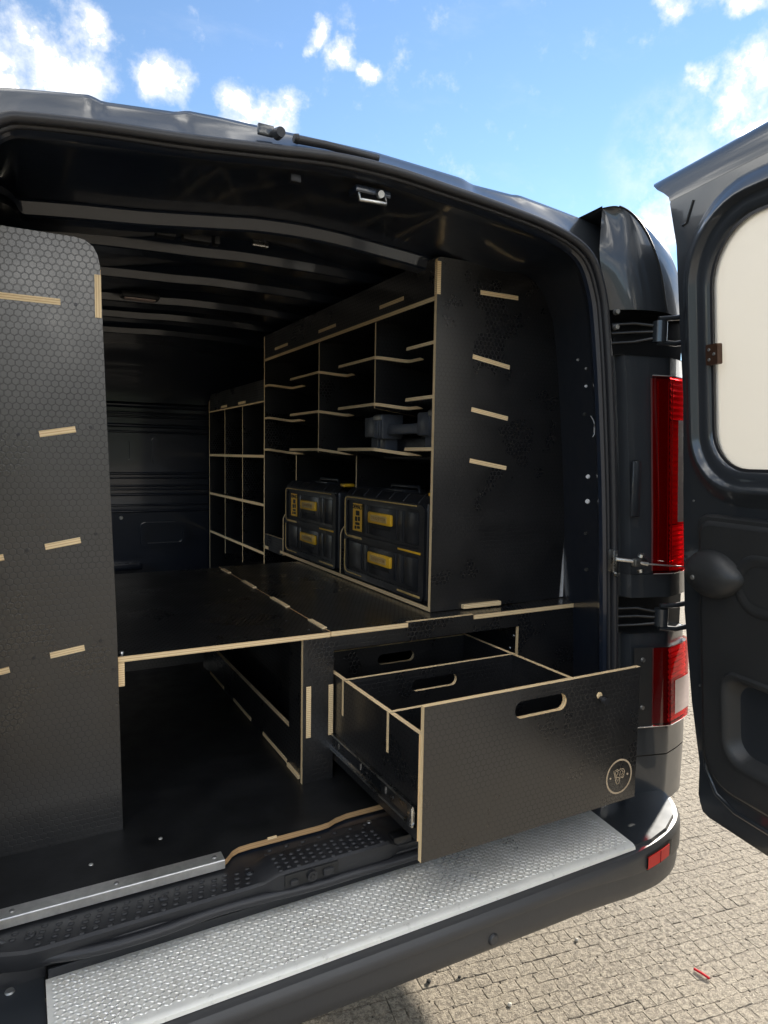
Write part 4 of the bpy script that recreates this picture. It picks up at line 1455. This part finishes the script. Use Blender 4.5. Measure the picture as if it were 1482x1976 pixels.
def build_pigeonholes():
    r = thing('pigeonhole_unit', 'low black plywood pigeonhole unit with nine openings near the bulkhead', 'shelving', (1.2, 3.5, 0.0))
    FX = 0.985
    tk = 0.010
    for y in (3.999,):
        board('end_panel', r, [(FX, 0.02), (1.45, 0.02), (1.45, 1.13), (FX + 0.03, 1.13), (FX + 0.008, 1.122), (FX, 1.10)], (0, y + tk, 0), (1, 0, 0), (0, 0, 1), tk)
    hd = board('header_board', r, [(2.998, 1.043), (3.998, 1.043), (3.998, 1.10), (3.98, 1.128), (3.95, 1.138), (2.998, 1.138)], (FX, 0, 0), (0, 1, 0), (0, 0, 1), tk)
    hd.data.materials[1] = PHEN
    board('top_shelf', r, rect(FX, 2.998, 1.45, 3.998), (0, 0, 1.036), (1, 0, 0), (0, 1, 0), 0.007)
    for y0, y1 in ((3.619, 3.735), (3.28, 3.405)):
        tab('divider_tab', r, (FX - 0.0012, y0, 1.048), (FX + 0.006, y1, 1.060))
    for y in (3.340, 3.670):
        board('upright', r, rect(FX + 0.002, 0.253, 1.44, 1.0355), (0, y + 0.004, 0), (1, 0, 0), (0, 0, 1), 0.008)
    for z in (0.797, 0.574, 0.350):
        board('shelf', r, rect(FX, 2.998, 1.44, 3.998), (0, 0, z - 0.013), (1, 0, 0), (0, 1, 0), 0.013)
    board('back_panel', r, rect(2.998, 0.05, 3.998, 1.03), (1.445, 0, 0), (0, 1, 0), (0, 0, 1), 0.006, mats=(PHEN, PHEN))


build_pigeonholes()


def build_bench():
    r = thing('drawer_bench', 'low black plywood bench with open left bay and drawer frame on the van floor', 'bench', (0.8, 1.8, 0.0))
    zt = 0.360
    YF = 1.490
    board('table_top', r, [(0.173, YF - 0.002), (0.658, YF - 0.002), (0.658, 2.525), (0.173, 2.525)], (0, 0, zt - 0.0005), (1, 0, 0), (0, 1, 0), T)
    bt = [(0.6595, YF - 0.003), (0.876, YF - 0.003), (0.876, YF + 0.0125), (1.085, YF + 0.0125), (1.085, YF - 0.003), (1.470, YF - 0.003), (1.470, 2.543), (0.6595, 2.543)]
    board('bench_top', r, bt, (0, 0, zt + 0.0005), (1, 0, 0), (0, 1, 0), T)
    for y0, y1 in ((1.525, 1.621), (1.786, 1.926), (2.092, 2.222), (2.389, 2.485)):
        tab('joint_tab', r, (0.6515, y0, zt + 0.004), (0.6645, y1, zt + 0.0145))
    # front frame with drawer opening
    fr = [(0.588, 0.0005), (0.668, 0.0005), (0.668, 0.324), (1.243, 0.324), (1.243, 0.0005), (1.462, 0.0005), (1.462, 0.3595), (1.0845, 0.3595), (1.0845, 0.3722), (0.8765, 0.3722), (0.8765, 0.3595), (0.588, 0.3595)]
    board('front_frame', r, fr, (0, YF + T, 0), (1, 0, 0), (0, 0, 1), T)
    board('frame_tab', r, rect(0.5965, 0.116, 0.6085, 0.243), (0, YF + 0.005, 0), (1, 0, 0), (0, 0, 1), 0.0065, mats=(EDGE, EDGE))
    board('frame_tab', r, rect(0.655, 0.113, 0.667, 0.240), (0, YF + 0.005, 0), (1, 0, 0), (0, 0, 1), 0.0065, mats=(EDGE, EDGE))
    # side panels; the left one has a long cut-out
    cut = [(1.600, 0.095), (1.615, 0.110), (2.37, 0.110), (2.40, 0.14), (2.40, 0.31), (2.37, 0.335), (1.63, 0.335), (1.600, 0.31)]
    cut = [(1.600, 0.104), (2.385, 0.104), (2.40, 0.12), (2.40, 0.325), (2.385, 0.335), (1.62, 0.335), (1.600, 0.32)]
    board('side_panel', r, rect(1.503, 0.0005, 2.52, 0.3585), (0.594, 0, 0), (0, 1, 0), (0, 0, 1), T, holes=[cut])
    board('drawer_side', r, rect(1.503, 0.0005, 2.53, 0.3585), (0.6545, 0, 0), (0, 1, 0), (0, 0, 1), 0.011)
    board('drawer_side', r, rect(1.503, 0.0005, 2.53, 0.3585), (1.245, 0, 0), (0, 1, 0), (0, 0, 1), T)
    board('rear_panel', r, rect(0.61, 0.0005, 1.45, 0.3585), (0, 2.53, 0), (1, 0, 0), (0, 0, 1), T)
    for y0, y1 in ((1.615, 1.81), (1.925, 2.11), (2.23, 2.415)):
        tab('side_tab', r, (0.5926, y0, 0.003), (0.60, y1, 0.013))
    tab('side_tab', r, (0.5880, 1.520, 0.001), (0.5935, 1.60, 0.010))
    # batten under the table at the left
    board('left_batten', r, rect(1.503, 0.305, 2.52, 0.3585), (0.173, 0, 0), (0, 1, 0), (0, 0, 1), T)
    tab('batten_tab', r, (0.1735, YF - 0.001, 0.307), (0.1855, YF + 0.01, 0.3585))
    board('far_upright', r, rect(0.18, 0.02, 0.60, 0.3585), (0, 2.524, 0), (1, 0, 0), (0, 0, 1), T)
    for x, z in ((0.606, 0.285), (0.653, 0.292)):
        disc('frame_screw', r, (x, YF - 0.0005, z), (0, -1, 0), 0.0036, DARKSCREW, 0.0012)
    disc('table_screw', r, (0.183, 1.515, zt + 0.012), (0, 0, 1), 0.006, STEEL, 0.004)
    for x, y in ((0.618, 1.53), (0.60, 1.64)):
        disc('table_screw', r, (x, y, zt + 0.0117), (0, 0, 1), 0.0034, DARKSCREW, 0.001)
    for y, z in ((1.515, 0.29), (1.53, 0.25)):
        disc('bracket_screw', r, (1.2448, y, z), (-1, 0, 0), 0.005, STEEL, 0.002)
    # fixed runner of the drawer slide
    rbox('slide_rail', r, (0.666, 1.49, 0.072), (0.6695, 1.95, 0.116), STEEL_D, 0.001)


STEEL_D = mat('dark zinc steel', (0.30, 0.31, 0.33), 0.26, 1.0, rvar=0.08)
build_bench()


def stadium(a0, a1, b0, b1, n=8):
    r = (b1 - b0) / 2
    return rrect(a0, b0, a1, b1, r * 0.999, n)


def stroke(V, F, pts, w, P, closed=False):
    """flat ribbon in a plane through P(a,b)"""
    n = len(pts)
    b0 = len(V)
    for i, p in enumerate(pts):
        a = pts[(i - 1) % n] if closed or i else p
        c = pts[(i + 1) % n] if closed or i < n - 1 else p
        t = Vector((c[0] - a[0], c[1] - a[1])).normalized()
        V.append(P(p[0] - t.y * w / 2, p[1] + t.x * w / 2))
        V.append(P(p[0] + t.y * w / 2, p[1] - t.x * w / 2))
    for i in range(n if closed else n - 1):
        j = (i + 1) % n
        F.append((b0 + 2 * i, b0 + 2 * i + 1, b0 + 2 * j + 1, b0 + 2 * j))


def build_drawer():
    r = thing('pulled_out_drawer', 'black plywood drawer pulled out over the step with round engraved logo', 'drawer', (0.95, 1.3, 0.03))
    YF = 1.078
    f = board('drawer_front', r, rect(0.675, 0.006, 1.266, 0.3205), (0, YF + T, 0), (1, 0, 0), (0, 0, 1), T,
              holes=[list(reversed(stadium(0.897, 1.039, 0.257, 0.294)))])
    for x in (0.672, 1.181):
        board('drawer_side', r, rect(1.0905, 0.045, 1.68, 0.263), (x, 0, 0), (0, 1, 0), (0, 0, 1), T)
    hh = lambda a0, a1: [list(reversed(stadium(a0, a1, 0.207, 0.237)))]
    board('drawer_back', r, rect(0.6845, 0.05, 1.1805, 0.262), (0, 1.68, 0), (1, 0, 0), (0, 0, 1), T, holes=hh(0.885, 1.005))
    for y in (1.442, 1.216):
        dv = [(0.6845, 0.05), (1.1805, 0.05), (1.1805, 0.176), (1.1935, 0.176), (1.1935, 0.2638), (0.6712, 0.2638), (0.6712, 0.176), (0.6845, 0.176)]
        board('divider', r, dv, (0, y + 0.005, 0), (1, 0, 0), (0, 0, 1), 0.010, holes=hh(0.862, 0.997))
    board('drawer_bottom', r, rect(0.684, 1.0905, 1.181, 1.669), (0, 0, 0.050), (1, 0, 0), (0, 1, 0), 0.009)
    # telescopic runner on the left side
    pr = [(0.6715, 0.074), (0.664, 0.074), (0.6625, 0.079), (0.6665, 0.083), (0.6665, 0.107), (0.6625, 0.111), (0.664, 0.1165), (0.6715, 0.1165)]
    s = loft('drawer_slide', r, [[Vector((x, y, z)) for x, z in pr] for y in (1.092, 1.66)], STEEL_D, ang=30)
    tube('slide_lip', s, [(0.6625, 1.093, 0.1145), (0.6625, 1.49, 0.1145)], 0.0022, STEEL, 6)
    tube('slide_lip', s, [(0.6625, 1.093, 0.0760), (0.6625, 1.49, 0.0760)], 0.0022, STEEL, 6)
    rbox('slide_stop', s, (0.660, 1.094, 0.073), (0.667, 1.112, 0.113), STEEL, 0.002)
    for y in (1.18, 1.30, 1.42):
        disc('slide_hole', s, (0.6662, y, 0.095), (-1, 0, 0), 0.004, INK, 0.001)
        rbox('slide_tab', s, (0.6645, y + 0.03, 0.090), (0.667, y + 0.034, 0.104), STEEL, 0.0)
    rbox('drawer_slide', r, (1.1945, 1.10, 0.074), (1.204, 1.66, 0.116), STEEL_D, 0.001)
    # knob with its ply plug
    k_ = disc('lock_knob', r, (1.137, YF, 0.272), (0, -1, 0), 0.008, EDGE, 0.003)
    tube('knob_stem', k_, [(1.139, YF, 0.266), (1.139, YF - 0.014, 0.264)], 0.006, DARKSCREW, 10)
    disc('knob_head', k_, (1.139, YF - 0.014, 0.264), (0, -1, 0), 0.0095, DARKSCREW, 0.008, 18)
    # engraved emblem
    cx, cz, R0 = 1.211, 0.0675, 0.0395
    Pq = lambda a, b: (cx + a, YF - 0.0006, cz + b)
    V, F = [], []
    ring = [(R0 * math.cos(2 * math.pi * i / 48), R0 * math.sin(2 * math.pi * i / 48)) for i in range(48)]
    stroke(V, F, ring, 0.0042, Pq, True)
    em = mk('engraved_emblem', f, V, F, ENGRAVE)

    def loc(px, py):
        a = (px - 705) / 175.0
        return (a * 0.0275, -(py - 680 + 52.5 * a) / 345.0 * 0.0395)
    V, F = [], []
    L1 = [[(590, 575), (665, 540), (700, 565), (720, 525), (795, 520), (815, 575), (800, 640), (805, 660), (785, 710), (745, 690), (725, 700), (705, 830), (665, 845), (645, 800)]]
    L2 = [[(632, 690), (620, 600), (650, 572), (680, 592), (676, 638), (650, 650), (657, 690)],
          [(716, 680), (726, 572), (760, 552), (785, 577), (776, 620), (756, 628), (776, 690)],
          [(640, 702), (680, 785), (722, 692)], [(632, 700), (728, 704)]]
    for l in L1:
        stroke(V, F, [loc(*q) for q in l], 0.0019, Pq, True)
    for l in L2:
        stroke(V, F, [loc(*q) for q in l], 0.0016, Pq)
    mk('emblem_letters', f, V, F, ENGRAVE)
    for s_ in (-1, 1):
        disc('emblem_dot', f, (cx + s_ * 0.0275, YF + 0.0006, cz), (0, -1, 0), 0.0028, ENGRAVE, 0.0015)


build_drawer()


# ------------------------------------------------------------------ toolboxes
def build_toolbox(label, y0, y1):
    r = thing('drawer_toolbox', label, 'toolbox', (1.15, (y0 + y1) / 2, 0.387), 'two-drawer toolboxes')
    X = 0.992
    z0, z1 = 0.3872, 0.690
    rbox('body', r, (X + 0.006, y0, z0), (X + 0.33, y1, z1 - 0.016), PLASTIC, 0.012, seg=3)
    Xd = lambda a, b: (X, a, b)
    # sloped lid with ribs
    pr = [(X + 0.004, z1 - 0.032), (X + 0.010, z1 - 0.018), (X + 0.030, z1), (X + 0.31, z1), (X + 0.33, z1 - 0.02)]
    lid = loft('lid', r, [[Vector((x, y, z)) for x, z in pr] for y in (y0 + 0.002, y0 + 0.012, y1 - 0.012, y1 - 0.002)], PLASTIC, ang=25)
    for i in range(6):
        y = y0 + 0.05 + i * (y1 - y0 - 0.1) / 5
        tube('lid_rib', lid, [(X + 0.008, y, z1 - 0.022), (X + 0.030, y, z1 + 0.001), (X + 0.10, y, z1 + 0.001)], 0.003, PLASTIC, 6)
    yc = (y0 + y1) / 2
    h = tube('carry_handle', r, [(X + 0.09, yc + 0.09, z1), (X + 0.09, yc + 0.085, z1 + 0.016), (X + 0.09, yc - 0.085, z1 + 0.016), (X + 0.09, yc - 0.09, z1)], 0.006, PLASTIC2, 8)
    rbox('handle_base', h, (X + 0.05, yc - 0.06, z1 - 0.002), (X + 0.13, yc + 0.06, z1 + 0.008), PLASTIC2, 0.003)
    rbox('lid_latch', r, (X + 0.03, y0 + 0.006, z1 - 0.003), (X + 0.075, y0 + 0.036, z1 + 0.009), YELLOW, 0.003)
    # face frame: two openings
    zm = 0.526
    fr = rrect(y0 + 0.004, z0 + 0.003, y1 - 0.004, z1 - 0.026, 0.018)
    o1 = rrect(y0 + 0.030, z0 + 0.024, y1 - 0.024, zm - 0.008, 0.010)
    o2 = rrect(y0 + 0.030, zm + 0.010, y1 - 0.024, z1 - 0.040, 0.010)
    board('face_frame', r, fr, (X, 0, 0), (0, 1, 0), (0, 0, 1), 0.012, holes=[o1, o2], mats=(PLASTIC, PLASTIC))
    for k_, (za, zb) in enumerate(((z0 + 0.024, zm - 0.008), (zm + 0.010, z1 - 0.040))):
        ya, yb = y0 + 0.030, y1 - 0.024
        d = board('drawer', r, rrect(ya + 0.002, za + 0.002, yb - 0.002, zb - 0.002, 0.008), (X + 0.007, 0, 0), (0, 1, 0), (0, 0, 1), 0.01, mats=(PLASTIC2, PLASTIC2))
        # moulded panels standing proud on the drawer face
        segs = [(ya + 0.012, ya + 0.085), (ya + 0.097, ya + 0.125), (ya + 0.140, yb - 0.165), (yb - 0.15, yb - 0.12), (yb - 0.108, yb - 0.012)]
        for a, b in segs:
            rbox('moulded_panel', d, (X + 0.003, a, za + 0.012), (X + 0.0085, b, zb - 0.010), PLASTIC2, 0.002)
        zc = za + (zb - za) * 0.60
        ha, hb = yc + 0.073, yc - 0.077
        hy0, hy1 = yc - 0.078, yc + 0.074
        hd = rbox('drawer_handle', r, (X - 0.007, hy0, zc - 0.018), (X + 0.004, hy1, zc + 0.018), YELLOW, 0.004)
        board('handle_label', hd, rrect(hy0 + 0.022, zc - 0.010, hy1 - 0.022, zc + 0.010, 0.002), (X - 0.0076, 0, 0), (0, 1, 0), (0, 0, 1), 0.0006, mats=(TAN, TAN))
        text_mesh('handle_text', hd, 'TOUGHSYSTEM', 0.0135, INK2, Vector((X - 0.0079, (hy0 + hy1) / 2, zc)), (0, -1, 0), (0, 0, 1), bold=0.0002)
        rbox('grip_recess', r, (X + 0.0005, hy0 + 0.018, zc - 0.034), (X + 0.004, hy1 - 0.018, zc - 0.016), INK, 0.002)
        # yellow guide lines round the opening
        ra, rb, rz0, rz1 = y0 + 0.016, y1 - 0.012, za - 0.010, zb + 0.010
        pth = [(X - 0.0005, rb - 0.13, rz0), (X - 0.0005, rb - 0.02, rz0), (X - 0.0005, rb - 0.006, rz0 + 0.006), (X - 0.0005, rb, rz0 + 0.02), (X - 0.0005, rb, rz1 - 0.016)]
        if k_ == 1:
            pth += [(X - 0.0005, rb - 0.004, rz1 - 0.004), (X - 0.0005, rb - 0.018, rz1), (X - 0.0005, ra + 0.03, rz1)]
        tube('guide_line', r, pth, 0.0022, TAN, 6)
        rbox('guide_bar', r, (X - 0.002, ra + 0.005, rz0 - 0.003), (X + 0.002, ra + 0.135, rz0 + 0.003), YELLOW if k_ else TAN, 0.001)
        if k_ == 1:
            rbox('guide_bar', r, (X - 0.002, rb - 0.125, rz0 - 0.003), (X + 0.002, rb - 0.03, rz0 + 0.0045), TAN, 0.001)
    # sticker on the upper drawer
    sy0, sy1, sz0, sz1 = y1 - 0.137, y1 - 0.068, 0.549, 0.641
    st = board('sticker', r, rect(sy0, sz0, sy1, sz1), (X + 0.0022, 0, 0), (0, 1, 0), (0, 0, 1), 0.0006, mats=(YELLOW, YELLOW))
    text_mesh('sticker_text', st, 'DEWALT', 0.0185, INK, Vector((X + 0.0019, (sy0 + sy1) / 2, sz1 - 0.012)), (0, -1, 0), (0, 0, 1), bold=0.0007)
    rg = random.Random(int(y0 * 100))
    for i, (a, b, c, d_) in enumerate(((0.018, 0.046, 0.052, 0.068), (0.014, 0.030, 0.034, 0.049), (0.034, 0.052, 0.032, 0.048), (0.016, 0.050, 0.020, 0.029), (0.014, 0.036, 0.008, 0.017), (0.040, 0.054, 0.006, 0.017))):
        board('sticker_print', st, rrect(sy0 + a, sz0 + c, sy0 + b, sz0 + d_, 0.003, 3), (X + 0.0019, 0, 0), (0, 1, 0), (0, 0, 1), 0.0003, mats=(INK, INK))


build_toolbox('black two-drawer toolbox with yellow handles, next to the tall end panel', 1.602, 2.139)
build_toolbox('black two-drawer toolbox with yellow handles, farther from the end panel', 2.205, 2.734)


def build_case():
    r = thing('tool_carrier', 'dark plastic tool carrier with grip bar standing on the lowest wavy shelf', 'tool carrier', (1.12, 1.88, 0.80))
    G = mat('carrier plastic', (0.085, 0.095, 0.115), 0.38, bump=0.2, bscale=300, noise=0.25, nscale=20, rvar=0.1)
    zb = 0.812
    tl = lambda x: -0.16 * (x - 0.985)
    rbox('tray', r, (1.10, 1.60, zb - 0.022), (1.30, 2.06, zb + 0.05), PLASTIC, 0.008)
    for yc, w in ((2.012, 0.105), (1.672, 0.09)):
        rbox('upright', r, (1.055, yc - w / 2, zb - 0.004), (1.11, yc + w / 2, zb + 0.07), G, 0.006)
        rbox('upright_rib', r, (1.050, yc - 0.012, zb - 0.003), (1.06, yc + 0.006, zb + 0.066), G, 0.003)
        rbox('grip_block', r, (1.040, yc - 0.005, 0.862), (1.115, yc + w / 2 + 0.022, 0.930), G, 0.006)
        rbox('grip_block', r, (1.030, yc - w / 2 - 0.022, 0.855), (1.110, yc - 0.011, 0.936), G, 0.006)
        rbox('block_band', r, (1.0275, yc - w / 2 - 0.018, 0.916), (1.033, yc - 0.014, 0.932), SCREW, 0.002)
        for i in range(3):
            rbox('block_rib', r, (1.026, yc - w / 2 - 0.012 + i * 0.017, 0.858), (1.033, yc - w / 2 - 0.006 + i * 0.017, 0.914), G, 0.002)
    rbox('grip_bar', r, (1.050, 1.70, 0.869), (1.078, 1.95, 0.901), G, 0.006)


build_case()
